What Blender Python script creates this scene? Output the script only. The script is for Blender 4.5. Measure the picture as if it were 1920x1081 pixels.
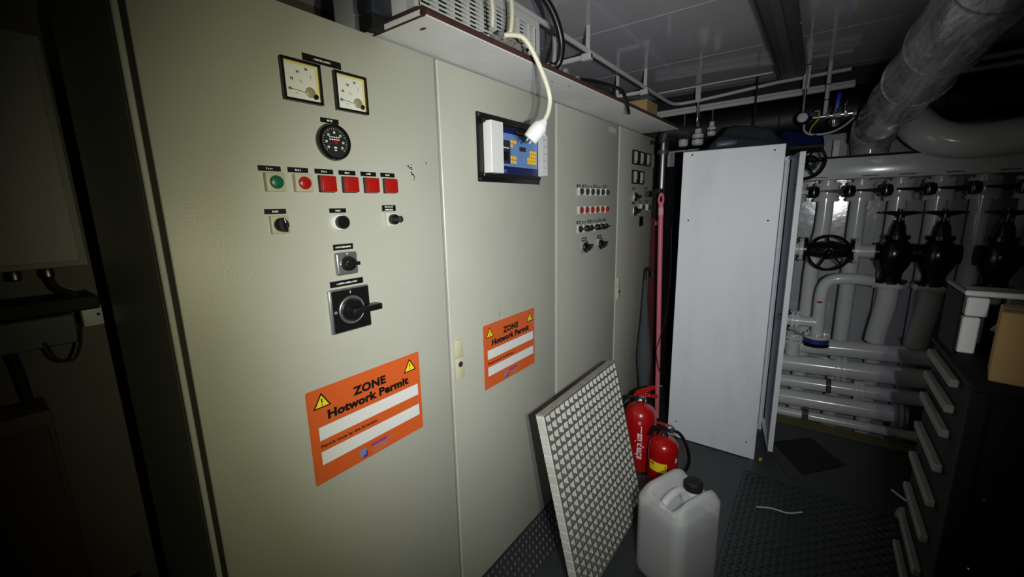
import bpy, bmesh, math, random
from mathutils import Vector, Matrix, Euler
random.seed(7)
for o in list(bpy.data.objects): bpy.data.objects.remove(o)
S = bpy.context.scene
COL = S.collection

# ------------------------------------------------------------------ camera, light, exposure
CAM = Vector((1.05, 0.0, 1.609))
RIGHT = Vector((0.808, 0.589, -0.020)).normalized()
FWD = Vector((-0.581, 0.791, -0.194)).normalized()
UP = RIGHT.cross(FWD).normalized(); RIGHT = FWD.cross(UP).normalized()
cd = bpy.data.cameras.new('camera'); cam = bpy.data.objects.new('camera', cd); COL.objects.link(cam)
m = Matrix((RIGHT, UP, -FWD)).transposed().to_4x4(); m.translation = CAM
cam.matrix_world = m
cd.sensor_width = 36; cd.lens = 779.06/1920*36; cd.clip_start = 0.01
S.camera = cam

w = bpy.data.worlds.new('world'); S.world = w; w.use_nodes = True
w.node_tree.nodes['Background'].inputs[0].default_value = (0.6, 0.7, 1, 1)
w.node_tree.nodes['Background'].inputs[1].default_value = 0.003

def torch(name, off, energy, color, size, blend, aim):
    l = bpy.data.lights.new(name, 'SPOT'); l.energy = energy; l.color = color
    l.spot_size = math.radians(size); l.spot_blend = blend; l.shadow_soft_size = 0.008
    o = bpy.data.objects.new(name, l); COL.objects.link(o)
    o.location = CAM + RIGHT*off[0] + UP*off[1]
    o.rotation_euler = aim.to_track_quat('-Z', 'Y').to_euler()
# the photographer's two-lamp hand torch, held just right of the lens
torch('torch_cool', (0.17, 0.0), 94, (0.85, 0.90, 1.0), 94, 1.0, FWD + RIGHT*0.06 + UP*0.02)
torch('torch_warm', (0.255, 0.01), 50, (1.0, 0.985, 0.62), 110, 1.0, FWD - RIGHT*0.10 + UP*0.02)
vs = S.view_settings; vs.view_transform = 'Standard'; vs.look = 'None'; vs.exposure = 0.0; vs.gamma = 1; vs.use_curve_mapping = False

# ------------------------------------------------------------------ materials
def lin(c): return tuple((v/12.92 if v <= .04045 else ((v+.055)/1.055)**2.4) for v in (x/255 for x in c))
MATS = {}
def mat(name, rgb, rough=.5, metal=0, var=.0, scale=6, bump=0, bscale=60, dirt=None, dirt_amt=.5, dscale=2.5, spec=.5, coat=0, stretch=None, bdist=.004):
    if name in MATS: return MATS[name]
    M = bpy.data.materials.new(name); M.use_nodes = True
    nt = M.node_tree; N = nt.nodes; L = nt.links; b = N['Principled BSDF']
    c = lin(rgb)
    b.inputs['Base Color'].default_value = (*c, 1); b.inputs['Roughness'].default_value = rough
    b.inputs['Metallic'].default_value = metal; b.inputs['Specular IOR Level'].default_value = spec
    if coat: b.inputs['Coat Weight'].default_value = coat; b.inputs['Coat Roughness'].default_value = .12
    tc = N.new('ShaderNodeTexCoord'); vec = tc.outputs['Object']
    if stretch:
        mp = N.new('ShaderNodeMapping'); mp.inputs['Scale'].default_value = stretch; L.new(vec, mp.inputs[0]); vec = mp.outputs[0]
    sock = None
    if var:
        n = N.new('ShaderNodeTexNoise'); n.inputs['Scale'].default_value = scale; n.inputs['Detail'].default_value = 6
        L.new(vec, n.inputs['Vector'])
        r = N.new('ShaderNodeValToRGB'); r.color_ramp.elements[0].position = .3; r.color_ramp.elements[1].position = .7
        r.color_ramp.elements[0].color = (*[max(0, x*(1-var)) for x in c], 1); r.color_ramp.elements[1].color = (*[min(1, x*(1+var)) for x in c], 1)
        L.new(n.outputs['Fac'], r.inputs[0]); sock = r.outputs[0]
        rr = N.new('ShaderNodeMapRange'); rr.inputs['To Min'].default_value = max(.02, rough-.08); rr.inputs['To Max'].default_value = min(1, rough+.1)
        L.new(n.outputs['Fac'], rr.inputs[0]); L.new(rr.outputs[0], b.inputs['Roughness'])
    if dirt:
        n2 = N.new('ShaderNodeTexNoise'); n2.inputs['Scale'].default_value = dscale; n2.inputs['Detail'].default_value = 9; n2.inputs['Roughness'].default_value = .65
        L.new(vec, n2.inputs['Vector'])
        r2 = N.new('ShaderNodeValToRGB'); r2.color_ramp.elements[0].position = .5; r2.color_ramp.elements[1].position = .75
        r2.color_ramp.elements[0].color = (0, 0, 0, 1); r2.color_ramp.elements[1].color = (dirt_amt,)*3+(1,)
        L.new(n2.outputs['Fac'], r2.inputs[0])
        mx = N.new('ShaderNodeMix'); mx.data_type = 'RGBA'
        L.new(r2.outputs[0], mx.inputs['Factor'])
        if sock: L.new(sock, mx.inputs[6])
        else: mx.inputs[6].default_value = (*c, 1)
        mx.inputs[7].default_value = (*lin(dirt), 1); sock = mx.outputs[2]
    if sock: L.new(sock, b.inputs['Base Color'])
    if bump:
        n3 = N.new('ShaderNodeTexNoise'); n3.inputs['Scale'].default_value = bscale; n3.inputs['Detail'].default_value = 4
        L.new(vec, n3.inputs['Vector'])
        bp = N.new('ShaderNodeBump'); bp.inputs['Strength'].default_value = bump; bp.inputs['Distance'].default_value = bdist
        L.new(n3.outputs['Fac'], bp.inputs['Height']); L.new(bp.outputs[0], b.inputs['Normal'])
    MATS[name] = M; return M

CABPAINT = mat('cabinet_paint', (178, 178, 169), .42, var=.035, scale=3, bump=.12, bscale=220, dirt=(160, 158, 140), dirt_amt=.2, dscale=1.6)
CABEDGE = mat('cabinet_edge', (192, 192, 184), .35, var=.03)
BLACK = mat('black_plastic', (16, 16, 18), .35)
BLACKM = mat('black_matt', (14, 14, 15), .7)
SEAM = mat('seam_gasket', (40, 38, 30), .8)
TAG = mat('engraved_tag', (13, 12, 13), .4)
WHITE = mat('white_print', (225, 225, 228), .5)
LOCKER = mat('locker_paint', (232, 235, 246), .4, var=.02, scale=4, dirt=(150, 148, 135), dirt_amt=.2, dscale=3, stretch=(1.5, 1.5, .35))
GREYPAINT = mat('pale_grey_pipe_paint', (230, 230, 235), .22, var=.03, bump=.05, bscale=40, coat=.5)
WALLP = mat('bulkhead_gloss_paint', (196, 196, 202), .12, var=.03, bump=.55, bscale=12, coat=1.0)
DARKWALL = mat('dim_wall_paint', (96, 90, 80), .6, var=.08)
CEILP = mat('ceiling_laminate', (196, 195, 206), .09, var=.03, scale=1.5, spec=.6)
FLOORM = mat('floor_tread_paint', (46, 49, 53), .42, var=.12, scale=9, dirt=(30, 30, 30), dirt_amt=.6, dscale=3)
FLOORS = mat('floor_smooth_paint', (52, 55, 60), .4, var=.08, scale=5, dirt=(38, 38, 40), dirt_amt=.5, dscale=4)
CHROME = mat('chrome', (215, 215, 218), .15, 1)
STEEL = mat('worn_steel', (150, 150, 155), .35, 1, var=.08)
RED = mat('extinguisher_red', (176, 14, 20), .28, var=.06, coat=.3, dirt=(90, 40, 36), dirt_amt=.3, dscale=5)
REDL = mat('red_lens', (158, 22, 18), .3)
GREENL = mat('green_lens', (18, 92, 62), .35)
ORANGE = mat('sign_orange', (212, 94, 42), .4)
YEL = mat('sign_yellow', (246, 222, 40), .45)
INK = mat('sign_ink', (18, 12, 12), .5)
PURPLE = mat('logo_purple', (86, 50, 150), .5)
LBLUE = mat('logo_blue', (110, 140, 180), .5)
BROWN = mat('brown_edge', (72, 46, 42), .55, var=.15, scale=30)
UNDER = mat('board_underside_paint', (232, 231, 236), .4, var=.03, dirt=(140, 136, 130), dirt_amt=.4, dscale=3)
CONDUIT = mat('white_conduit', (196, 196, 200), .35, var=.03)
CREAM = mat('cream_cable', (226, 222, 206), .4)
PLASW = mat('white_plastic', (228, 228, 230), .4)
FIBRE = mat('grating_fibreglass', (204, 204, 199), .55, var=.05, dirt=(150, 140, 110), dirt_amt=.5, dscale=7)
FIBRED = mat('grating_grey_fibreglass', (118, 116, 110), .7, var=.12, scale=20)  # darker grey for the cross bars than for the uprights
LUG = mat('worn_lug_glint', (136, 138, 143), .35, .2, var=.2, scale=20)  # worn lugs, their glints put into the colour as lighter grey
GRIT = mat('grating_worn_face', (92, 90, 90), .8, var=.12, scale=40)
PINK = mat('pink_pole', (212, 112, 128), .45, var=.06, scale=14)
TARPB = mat('blue_tarp', (24, 38, 108), .55, var=.12)
TARPK = mat('dark_cloth', (66, 74, 80), .85, var=.2, scale=12)
CARD = mat('cardboard', (150, 122, 78), .8, var=.06, scale=14)
IRON = mat('black_iron', (12, 12, 13), .22, coat=.3)
WRAP = mat('plastic_wrapped_lagging', (150, 151, 158), .26, var=.35, scale=7, bump=1.0, bscale=9, coat=.7, stretch=(1.3, .6, 1.8), bdist=.03)
INSUL = mat('black_insulation', (20, 20, 22), .5, bump=.2)
DKMETAL = mat('dark_fixture', (78, 78, 80), .45, var=.1)
CABK = mat('black_tool_cabinet', (7, 7, 8), .75, spec=.2)
SLAT = mat('grey_slat', (98, 96, 94), .6)
BLUEP = mat('blue_handle', (20, 60, 200), .4)
BLUEG = mat('blue_gasket', (34, 70, 150), .5)
SCREEN = mat('panel_blue', (106, 144, 204), .35)
NAVY = mat('panel_navy', (26, 32, 84), .35)
DARKG = mat('panel_darkgrey', (44, 46, 60), .4)
KEYY = mat('key_yellow', (238, 190, 40), .4)
DIAL = mat('meter_dial', (226, 226, 222), .5)
DIALY = mat('meter_yellow', (228, 210, 140), .5)
TAN = mat('knob_tan', (150, 140, 110), .4)
STRIPE = mat('yellow_kerb', (112, 104, 56), .6, var=.15)
SILV = mat('silver_plate', (176, 176, 182), .3, .8, var=.08)
SHADE = mat('meter_frame', (14, 13, 14), .35)
LIGHTG = mat('light_grey_body', (196, 198, 200), .45, var=.03)
BUTP = mat('button_plate', (176, 168, 148), .45, var=.05)
HDLB = mat('handle_beige', (196, 192, 164), .4)
YWIRE = mat('yellow_green_wire', (190, 190, 60), .5)
RUST = mat('rust', (84, 50, 36), .9)
FLUFF = mat('dust_fluff', (120, 118, 116), 1.0, var=.2, scale=60)

# ------------------------------------------------------------------ mesh helpers
WL = {}
def catmull(pts, n=6):
    P = [Vector(p) for p in pts]
    if len(P) < 3: return P
    P = [P[0]*2-P[1]] + P + [P[-1]*2-P[-2]]; out = []
    for i in range(1, len(P)-2):
        for k in range(n):
            t = k/n; a, b, c, d = P[i-1:i+3]
            out.append(.5*((2*b)+(c-a)*t+(2*a-5*b+4*c-d)*t*t+(3*b-a-3*c+d)*t**3))
    out.append(P[-2]); return out
class MB:
    def __init__(s): s.bm = bmesh.new()
    def box(s, x0, x1, y0, y1, z0, z1, bev=0, seg=1, mtx=None):
        r = bmesh.ops.create_cube(s.bm, size=1); vs_ = r['verts']
        for v in vs_:
            v.co = Vector(((x0+x1)/2+v.co.x*(x1-x0), (y0+y1)/2+v.co.y*(y1-y0), (z0+z1)/2+v.co.z*(z1-z0)))
        if bev:
            es = list({e for v in vs_ for e in v.link_edges})
            rb = bmesh.ops.bevel(s.bm, geom=es, offset=bev, segments=seg, affect='EDGES', profile=.5)
            vs_ = list({v for f in rb['faces'] for v in f.verts} | {v for v in vs_ if v.is_valid})
        if mtx is not None:
            for v in vs_: v.co = mtx @ v.co
        return s
    def ring(s, c, u, v, r, seg):
        return [s.bm.verts.new(c+u*(r*math.cos(2*math.pi*i/seg))+v*(r*math.sin(2*math.pi*i/seg))) for i in range(seg)]
    def lathe(s, prof, o, axis, seg=24, caps=True):
        o = Vector(o); a = Vector(axis).normalized()
        u = a.orthogonal().normalized(); v = a.cross(u); rings = []
        for r, h in prof: rings.append(s.ring(o+a*h, u, v, max(r, 1e-5), seg))
        for A, B in zip(rings, rings[1:]):
            for i in range(seg):
                j = (i+1) % seg; s.bm.faces.new((A[i], A[j], B[j], B[i]))
        if caps:
            s.bm.faces.new(rings[0][::-1]); s.bm.faces.new(rings[-1])
        return s
    def cyl(s, p0, p1, r, seg=16, r1=None):
        p0, p1 = Vector(p0), Vector(p1); d = p1-p0
        return s.lathe([(r, 0), (r if r1 is None else r1, d.length)], p0, d, seg)
    def tube(s, pts, r, seg=10, n=6, smooth=True, closed=False):
        P = catmull(pts, n) if smooth else [Vector(p) for p in pts]
        T = []
        for i in range(len(P)):
            T.append((P[min(i+1, len(P)-1)]-P[max(i-1, 0)]).normalized())
        u = T[0].orthogonal().normalized(); rings = []
        for i, p in enumerate(P):
            u = (u-T[i]*u.dot(T[i])).normalized(); v = T[i].cross(u)
            rr = r(i/(len(P)-1)) if callable(r) else r
            rings.append(s.ring(p, u, v, rr, seg))
        for A, B in zip(rings, rings[1:]):
            for i in range(seg):
                j = (i+1) % seg; s.bm.faces.new((A[i], A[j], B[j], B[i]))
        s.bm.faces.new(rings[0][::-1]); s.bm.faces.new(rings[-1]); return s
    def torus(s, c, axis, R, r, seg=32, sub=8):
        c = Vector(c); a = Vector(axis).normalized(); u = a.orthogonal().normalized(); v = a.cross(u); rings = []
        for i in range(seg):
            t = 2*math.pi*i/seg; d = u*math.cos(t)+v*math.sin(t)
            rings.append(s.ring(c+d*R, d, a, r, sub))
        for k in range(seg):
            A, B = rings[k], rings[(k+1) % seg]
            for i in range(sub):
                j = (i+1) % sub; s.bm.faces.new((A[i], A[j], B[j], B[i]))
        return s
    def prism(s, pts, ext):
        ext = Vector(ext); A = [s.bm.verts.new(Vector(p)) for p in pts]; B = [s.bm.verts.new(Vector(p)+ext) for p in pts]; n = len(A)
        s.bm.faces.new(A[::-1]); s.bm.faces.new(B)
        for i in range(n): s.bm.faces.new((A[i], A[(i+1) % n], B[(i+1) % n], B[i]))
        return s
    def raw(s, vs_, fs):
        V = [s.bm.verts.new(Vector(p)) for p in vs_]
        for f in fs:
            try: s.bm.faces.new([V[i] for i in f])
            except ValueError: pass
        return s
    def xf(s, mtx):
        for v in s.bm.verts: v.co = mtx @ v.co
        return s
    def mesh(s, name, material, angle=35):
        bmesh.ops.recalc_face_normals(s.bm, faces=s.bm.faces)
        me = bpy.data.meshes.new(name); s.bm.to_mesh(me); s.bm.free()
        me.materials.append(material)
        for p in me.polygons: p.use_smooth = True
        me.set_sharp_from_angle(angle=math.radians(angle)); return me
    def build(s, name, material, parent=None, at=(0, 0, 0), angle=35):
        """geometry is in coordinates relative to `at` (world)"""
        return place(name, s.mesh(name, material, angle), parent, at)
    def wbuild(s, name, material, parent=None, angle=35):
        """geometry is in world coordinates; the origin goes to the parent's (or own base)"""
        if parent is None:
            xs = [v.co for v in s.bm.verts]
            at = Vector(((min(v.x for v in xs)+max(v.x for v in xs))/2, (min(v.y for v in xs)+max(v.y for v in xs))/2, min(v.z for v in xs)))
        else: at = WL[parent.name]
        s.xf(Matrix.Translation(-Vector(at)))
        return place(name, s.mesh(name, material, angle), parent, at)
def place(name, me, parent=None, at=(0, 0, 0)):
    o = bpy.data.objects.new(name, me); COL.objects.link(o); at = Vector(at)
    WL[o.name] = at
    if parent is not None: o.parent = parent; o.location = at-WL[parent.name]
    else: o.location = at
    return o
def tag(o, label=None, cat=None, group=None, kind=None):
    if label: o['label'] = label
    if cat: o['category'] = cat
    if group: o['group'] = group
    if kind: o['kind'] = kind
    return o
def thing(name, at, label, cat, group=None):
    o = bpy.data.objects.new(name, None); COL.objects.link(o); o.location = at; WL[o.name] = Vector(at)
    o.empty_display_size = .05
    return tag(o, label, cat, group)
def struct(name, mb, material): return tag(mb.wbuild(name, material), kind='structure')
def text_geo(mb, s, size, fn, depth=.0004, bold=0.0, align='LEFT', spacing=1.0, shear=0):
    cu = bpy.data.curves.new('t', 'FONT'); cu.body = s; cu.size = size; cu.extrude = depth; cu.offset = bold
    cu.align_x = align; cu.space_character = spacing; cu.shear = shear; cu.resolution_u = 3
    o = bpy.data.objects.new('t', cu); COL.objects.link(o)
    bpy.context.view_layer.update()
    me = bpy.data.meshes.new_from_object(o.evaluated_get(bpy.context.evaluated_depsgraph_get()))
    vs_ = [fn(v.co.x, v.co.y, v.co.z) for v in me.vertices]
    mb.raw(vs_, [list(p.vertices) for p in me.polygons])
    bpy.data.objects.remove(o); bpy.data.curves.remove(cu); bpy.data.meshes.remove(me); return mb

# ------------------------------------------------------------------ the room
HC = 2.45
fl = struct('floor', MB().box(-.75, 2.6, -1.5, 3.57, -.06, 0), FLOORM)
MB().box(.19, .83, -.4, 2.655, 0, .004, .001).wbuild('smooth_floor_plate', FLOORS, fl)
MB().box(.84, 1.6, 2.66, 3.43, 0, .003, .001).wbuild('smooth_floor_plate', FLOORS, fl)
MB().box(.2, 2.6, 3.44, 3.57, 0, .006, .001).wbuild('painted_edge_strip', STRIPE, fl)
lug = MB()
def lugs(x0, x1, y0, y1, p=.028, one=False):
    nx, ny = int((x1-x0)/p), int((y1-y0)/p)
    for i in range(nx):
        for j in range(ny):
            cx, cy = x0+(i+.5)*p, y0+(j+.5)*p; a = math.pi*.25 if (i+j) % 2 and not one else math.pi*.72
            if one: cy += p*.5*(i % 2)
            c, s_ = math.cos(a), math.sin(a); L_, W_, h = .0145, .0048, .0045
            q = [(-L_, 0, 0), (0, -W_, 0), (L_, 0, 0), (0, W_, 0), (-L_*.45, 0, h), (L_*.45, 0, h)]
            lug.raw([(cx+x*c-y*s_, cy+x*s_+y*c, z+.0002) for x, y, z in q], [(0, 1, 4), (1, 5, 4), (1, 2, 5), (2, 3, 5), (3, 4, 5), (3, 0, 4)])
lugs(.003, .19, .6, 3.0, .030, True); tag(lug.wbuild('tread_lugs', LUG, fl), kind='stuff')
lug = MB(); lugs(.84, 1.95, .9, 2.65)
tag(lug.wbuild('painted_tread_lugs', FLOORM, fl), kind='stuff')
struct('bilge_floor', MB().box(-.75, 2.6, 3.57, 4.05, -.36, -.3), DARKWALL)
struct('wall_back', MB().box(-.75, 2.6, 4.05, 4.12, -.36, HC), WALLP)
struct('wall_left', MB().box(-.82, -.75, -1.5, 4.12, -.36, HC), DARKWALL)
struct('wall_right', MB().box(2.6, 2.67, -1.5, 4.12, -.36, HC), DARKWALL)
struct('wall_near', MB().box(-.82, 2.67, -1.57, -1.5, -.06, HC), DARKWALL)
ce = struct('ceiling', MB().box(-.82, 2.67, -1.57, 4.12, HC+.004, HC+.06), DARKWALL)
struct('added_beam_1', MB().box(-.75, 2.6, 3.66, 4.05, 2.335, HC-.005, .004), BLACKM)  # black beam added to cover the lit top of the back wall
yy = -1.5
for k in range(8):
    y1 = min(4.05, yy+.72); MB().box(-.75, 2.6, yy+.002, y1-.002, HC-.004, HC+.004, .0015).wbuild('ceiling_panel', CEILP, ce); yy = y1
    if yy >= 4.05: break

# ------------------------------------------------------------------ switch cabinets
ZT = 2.085
CABS = [(.247, 1.035), (1.035, 1.805), (1.805, 2.585), (2.585, 3.27)]
CL = ['pale switch cabinet nearest the camera with two square meters and a round gauge',
      'pale switch cabinet with a blue keypad controller beside the hanging white plug',
      'pale switch cabinet with rows of six small buttons behind the leaning grating',
      'pale switch cabinet at the far end with five small meters beside the pink pole']
cabs = []
for (y0, y1), lb in zip(CABS, CL):
    c = thing('switch_cabinet', (-.25, (y0+y1)/2, 0), lb, 'cabinet', 'row of switch cabinets'); cabs.append(c)
    b = MB().box(-.5, -.022, y0+.001, y1-.001, 0, ZT)
    if y0 < .3: b.box(-.022, -.002, y0+.001, y0+.012, .0, ZT, .002)
    b.wbuild('body', CABPAINT, c)
    MB().box(-.022, -.012, y0+.004, y1-.004, .01, ZT-.008).wbuild('door_gasket', SEAM, c)
    l0 = y0+(.022 if y0 < .3 else .005)
    d = MB().box(-.014, 0, l0, y1-.005, .004, ZT-.004, .003, 2).wbuild('door', CABPAINT, c)
    cabs[-1]['_d'] = 1
    if y0 > .3:
        MB().box(-.006, .0035, l0-.001, l0+.006, .006, ZT-.006, .002).wbuild('door_edge', CABEDGE, c)
for c in cabs: del c['_d']
C1, C2, C3, C4 = cabs

def tagplate(par, y0, y1, z0, z1, marks=1, wfrac=.3, tilt=0):
    p = MB().box(0, .0018, y0, y1, z0, z1, .0006).wbuild('name_tag', TAG, par)
    b = MB(); cy, cz = (y0+y1)/2, (z0+z1)/2; wd = (y1-y0)*wfrac; h = min(.0042, (z1-z0)*.4)
    n = max(3, int(wd/.0032)); rnd = random.Random(int(y0*1e4)+int(z0*1e3))
    for r in range(marks):
        zc = cz+(0 if marks == 1 else (.25-.5*r)*(z1-z0))
        for i in range(n):
            a = cy-wd/2+i*wd/n; b.box(.0018, .0022, a, a+wd/n*rnd.uniform(.45, .8), zc-h/2, zc+h/2*rnd.choice((1, .4, 1)))
    b.wbuild('engraving', WHITE, p)
    return p

def meter(par, y0, y1, z0, z1, big=True, needle=1):
    f = .006 if big else .008; d = .014
    fr = MB().box(0, d, y0, y1, z0, z0+f, .001).box(0, d, y0, y1, z1-f, z1, .001).box(0, d, y0, y0+f, z0+f, z1-f, .001).box(0, d, y1-f, y1, z0+f, z1-f, .001)
    fr.box(0, .004, y0+f, y1-f, z0+f, z1-f)
    o = fr.wbuild('analog_meter', SHADE, par)
    MB().box(.004, .007, y0+f, y1-f, z0+f, z1-f).wbuild('dial', DIAL, o)
    W = y1-y0-2*f; H = z1-z0-2*f; A, B = y0+f, z0+f
    px, pz = A+W*.86, B+H*.14
    if big:
        yb = MB().box(.007, .0072, A, y1-f, z1-f-H*.07, z1-f).box(.007, .0072, y1-f-W*.09, y1-f, B, z1-f-H*.07)
        yb.wbuild('yellowed_margin', DIALY, o)
        t = MB()
        for k in range(7):
            a = math.radians(100+k*13); r0 = W*.62
            if k % 2 == 0:
                for q in range(2):
                    cy, cz = px+math.cos(a)*r0+q*.004-.012, pz+math.sin(a)*r0+.008
                    t.box(.0072, .0076, cy, cy+.0024, cz-.003, cz+.003)
            if k % 3: continue
            p0 = (px+math.cos(a)*(r0-.012), pz+math.sin(a)*(r0-.012)); p1 = (px+math.cos(a)*(r0-.003), pz+math.sin(a)*(r0-.003))
            t.cyl((.0074, p0[0], p0[1]), (.0074, p1[0], p1[1]), .0005, 4)
        t.wbuild('scale_marks', INK, o)
    MB().cyl((.008, px, pz+.004), (.008, A+W*.12, B+H*.26), .0007, 5).wbuild('needle', INK, o)
    if big:
        MB().lathe([(.012, 0), (.012, .003), (.009, .005)], (.0072, px-W*.15, pz+H*.1), (1, 0, 0), 20).wbuild('needle_hub', TAN, o)
    MB().lathe([(W*.075, 0), (W*.075, .004), (W*.05, .006)], (.0072, px, pz), (1, 0, 0), 16).wbuild('zero_screw', BLACK, o)
    return o
def push_button(par, yc, zc, w, lens, plate=BUTP, lensr=.0135, depth=.012):
    o = MB().box(0, depth, yc-w/2, yc+w/2, zc-w/2, zc+w/2, .002, 2).wbuild('push_button', plate, par)
    MB().lathe([(lensr*1.06, 0), (lensr*1.06, .003), (lensr, .0035), (lensr*.96, .007), (lensr*.8, .0085)], (depth, yc, zc), (1, 0, 0), 24).wbuild('button_cap', lens, o)
    return o
def lamp(par, yc, zc, w):
    o = MB().box(0, .007, yc-w/2, yc+w/2, zc-w/2, zc+w/2, .0015).wbuild('indicator_lamp', BLACKM, par)
    k = w/2-.0012
    MB().box(.006, .020, yc-k, yc+k, zc-k, zc+k, .003, 2).wbuild('red_lens', REDL, o); return o
def rotary(par, yc, zc, w, plate, kr, ang, kd=.022, frame=None, lever=1.0, name='rotary_switch'):
    o = MB().box(0, .010, yc-w/2, yc+w/2, zc-w/2, zc+w/2, .002, 2).wbuild(name, plate, par)
    MB().lathe([(kr, 0), (kr, .006), (kr*.9, .010), (kr*.8, .012)], (.010, yc, zc), (1, 0, 0), 24).wbuild('knob_base', BLACK, o)
    h = MB().box(0, kd, -kr*1.02, kr*1.02*lever, -kr*.26, kr*.26, .002)
    h.xf(Matrix.Translation((.014, yc, zc)) @ Matrix.Rotation(ang, 4, 'X')); k = h.wbuild('knob_grip', BLACK, o)
    p = MB().box(kd, kd+.0006, kr*.3, kr*.95, -.0009, .0009).xf(Matrix.Translation((.014, yc, zc)) @ Matrix.Rotation(ang, 4, 'X'))
    p.wbuild('pointer_mark', WHITE, o); return o

# --- first cabinet
tagplate(C1, .590, .693, 1.967, 1.984, 1, .45)
meter(C1, .531, .628, 1.867, 1.962); meter(C1, .665, .760, 1.865, 1.961)
tagplate(C1, .620, .671, 1.829, 1.841)
g = MB().lathe([(.046, 0), (.047, .004), (.046, .012), (.043, .017), (.039, .017), (.0385, .012)], (0, .648, 1.782), (1, 0, 0), 48, caps=False).wbuild('round_gauge', IRON, C1)
MB().lathe([(.0386, 0), (.0386, .001)], (.011, .648, 1.782), (1, 0, 0), 40).wbuild('gauge_face', BLACKM, g)
t = MB()
for k in range(25):
    a = math.radians(-40+k*260/24); r1 = .034; r0 = .0295 if k % 3 == 0 else .0315
    t.cyl((.0124, .648+math.cos(a)*r0, 1.782+math.sin(a)*r0), (.0124, .648+math.cos(a)*r1, 1.782+math.sin(a)*r1), .0005, 4)
for a in (90, 180, 0, 45, 135, 215, -35):
    cy, cz = .648+math.cos(math.radians(a))*.0235, 1.782+math.sin(math.radians(a))*.0235
    for q in (-.0026, .0006): t.box(.0121, .0126, cy+q, cy+q+.002, cz-.0028, cz+.0028)
for r_ in range(2):
    for q in range(5): t.box(.0121, .0126, .633+q*.006, .6372+q*.006, 1.7925-r_*.006, 1.7952-r_*.006)
t.box(.0121, .0126, .644, .652, 1.766, 1.770).box(.0121, .0126, .645, .651, 1.760, 1.763)
t.wbuild('gauge_marks', WHITE, g)
MB().cyl((.0135, .650, 1.782), (.0135, .626, 1.774), .0012, 6, .0006).cyl((.012, .650, 1.782), (.0155, .650, 1.782), .005, 16).wbuild('gauge_needle', REDL, g)
YB = [.486, .553, .6175, .684, .751, .817]
for k, yc in enumerate(YB):
    tagplate(C1, yc-.0255+(-.005 if k < 2 else -.002), yc+.0255+(-.005 if k < 2 else -.002), 1.7008, 1.713)
    if k == 0: push_button(C1, yc, 1.6755, .043, GREENL, depth=.016, lensr=.0145)
    elif k == 1: push_button(C1, yc, 1.6755, .043, REDL, depth=.016, lensr=.0145)
    else: lamp(C1, yc, 1.6755, .043)
tagplate(C1, .457, .507, 1.602, 1.614); tagplate(C1, .619, .668, 1.601, 1.613); tagplate(C1, .786, .836, 1.602, 1.6195, 2, .6)
rotary(C1, .487, 1.5765, .043, BUTP, .0165, math.radians(97), .020)
o = MB().lathe([(.024, 0), (.024, .004), (.021, .010), (.0195, .012)], (0, .643, 1.576), (1, 0, 0), 28).wbuild('black_push_button', PLASW, C1)
MB().lathe([(.0175, 0), (.0175, .014), (.0150, .017)], (.012, .643, 1.576), (1, 0, 0), 28).wbuild('button_cap', BLACK, o)
o = MB().box(0, .010, .794, .838, 1.557, 1.598, .002, 2).wbuild('key_switch', CABEDGE, C1)
MB().lathe([(.0155, 0), (.0155, .013), (.013, .016)], (.010, .815, 1.5775), (1, 0, 0), 24).wbuild('lock_barrel', BLACK, o)
MB().box(.022, .052, .8138, .8162, 1.5715, 1.5835, .001).cyl((.046, .8128, 1.578), (.046, .8172, 1.578), .010, 14).wbuild('key', BLACK, o)
tagplate(C1, .619, .679, 1.501, 1.517, 1, .8)
o = MB().box(0, .012, .618, .684, 1.432, 1.495, .006, 3).wbuild('cam_switch', SILV, C1)
MB().lathe([(.021, 0), (.021, .006), (.017, .016), (.014, .018)], (.012, .652, 1.4635), (1, 0, 0), 28).wbuild('knob_base', BLACK, o)
MB().box(.012, .036, .634, .676, 1.4585, 1.4685, .002).wbuild('knob_grip', BLACK, o)
MB().box(.0121, .0126, .628, .637, 1.462, 1.465).box(.0121, .0126, .649, .654, 1.489, 1.492).wbuild('position_marks', WHITE, o)
tagplate(C1, .599, .701, 1.401, 1.418, 1, .62)
o = MB().box(0, .010, .587, .712, 1.272, 1.396, .004, 2).wbuild('main_isolator_switch', SILV, C1)
MB().box(.010, .0135, .5935, .7085, 1.2755, 1.3925, .002).wbuild('face_plate', BLACK, o)
MB().torus((.0145, .649, 1.334), (1, 0, 0), .0375, .0025, 40, 8).torus((.0150, .649, 1.334), (1, 0, 0), .033, .0012, 40, 6).wbuild('switch_ring', SILV, o)
MB().lathe([(.0315, 0), (.0315, .010), (.027, .016)], (.0135, .649, 1.334), (1, 0, 0), 32).wbuild('knob_base', BLACK, o)
MB().box(.026, .052, .632, .724, 1.325, 1.343, .003, 2).wbuild('handle_bar', BLACK, o)
mk = MB().box(.0135, .0139, .648, .650, 1.381, 1.388); mk.torus((.0137, .6005, 1.334), (1, 0, 0), .0032, .0006, 16, 4)
mk.wbuild('position_marks', WHITE, o)
st = MB(); rnd = random.Random(3)
for (y, z, n, sp) in ((.905, 1.735, 9, .012), (.915, 1.715, 8, .010), (.909, 1.695, 5, .014), (.975, 1.751, 2, .004), (.993, 1.748, 1, .001)):
    for k in range(n):
        a = y+rnd.uniform(-sp, sp); b = z+rnd.uniform(-sp, sp)*.8; r = rnd.uniform(.0012, .0034)
        st.prism([(.0001, a+math.cos(q*1.05+r*900)*r*rnd.uniform(.5, 1.2), b+math.sin(q*1.05+r*900)*r*rnd.uniform(.5, 1.2)) for q in range(6)], (.0004, 0, 0))
st.wbuild('chipped_paint', BLACKM, C1)

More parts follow.
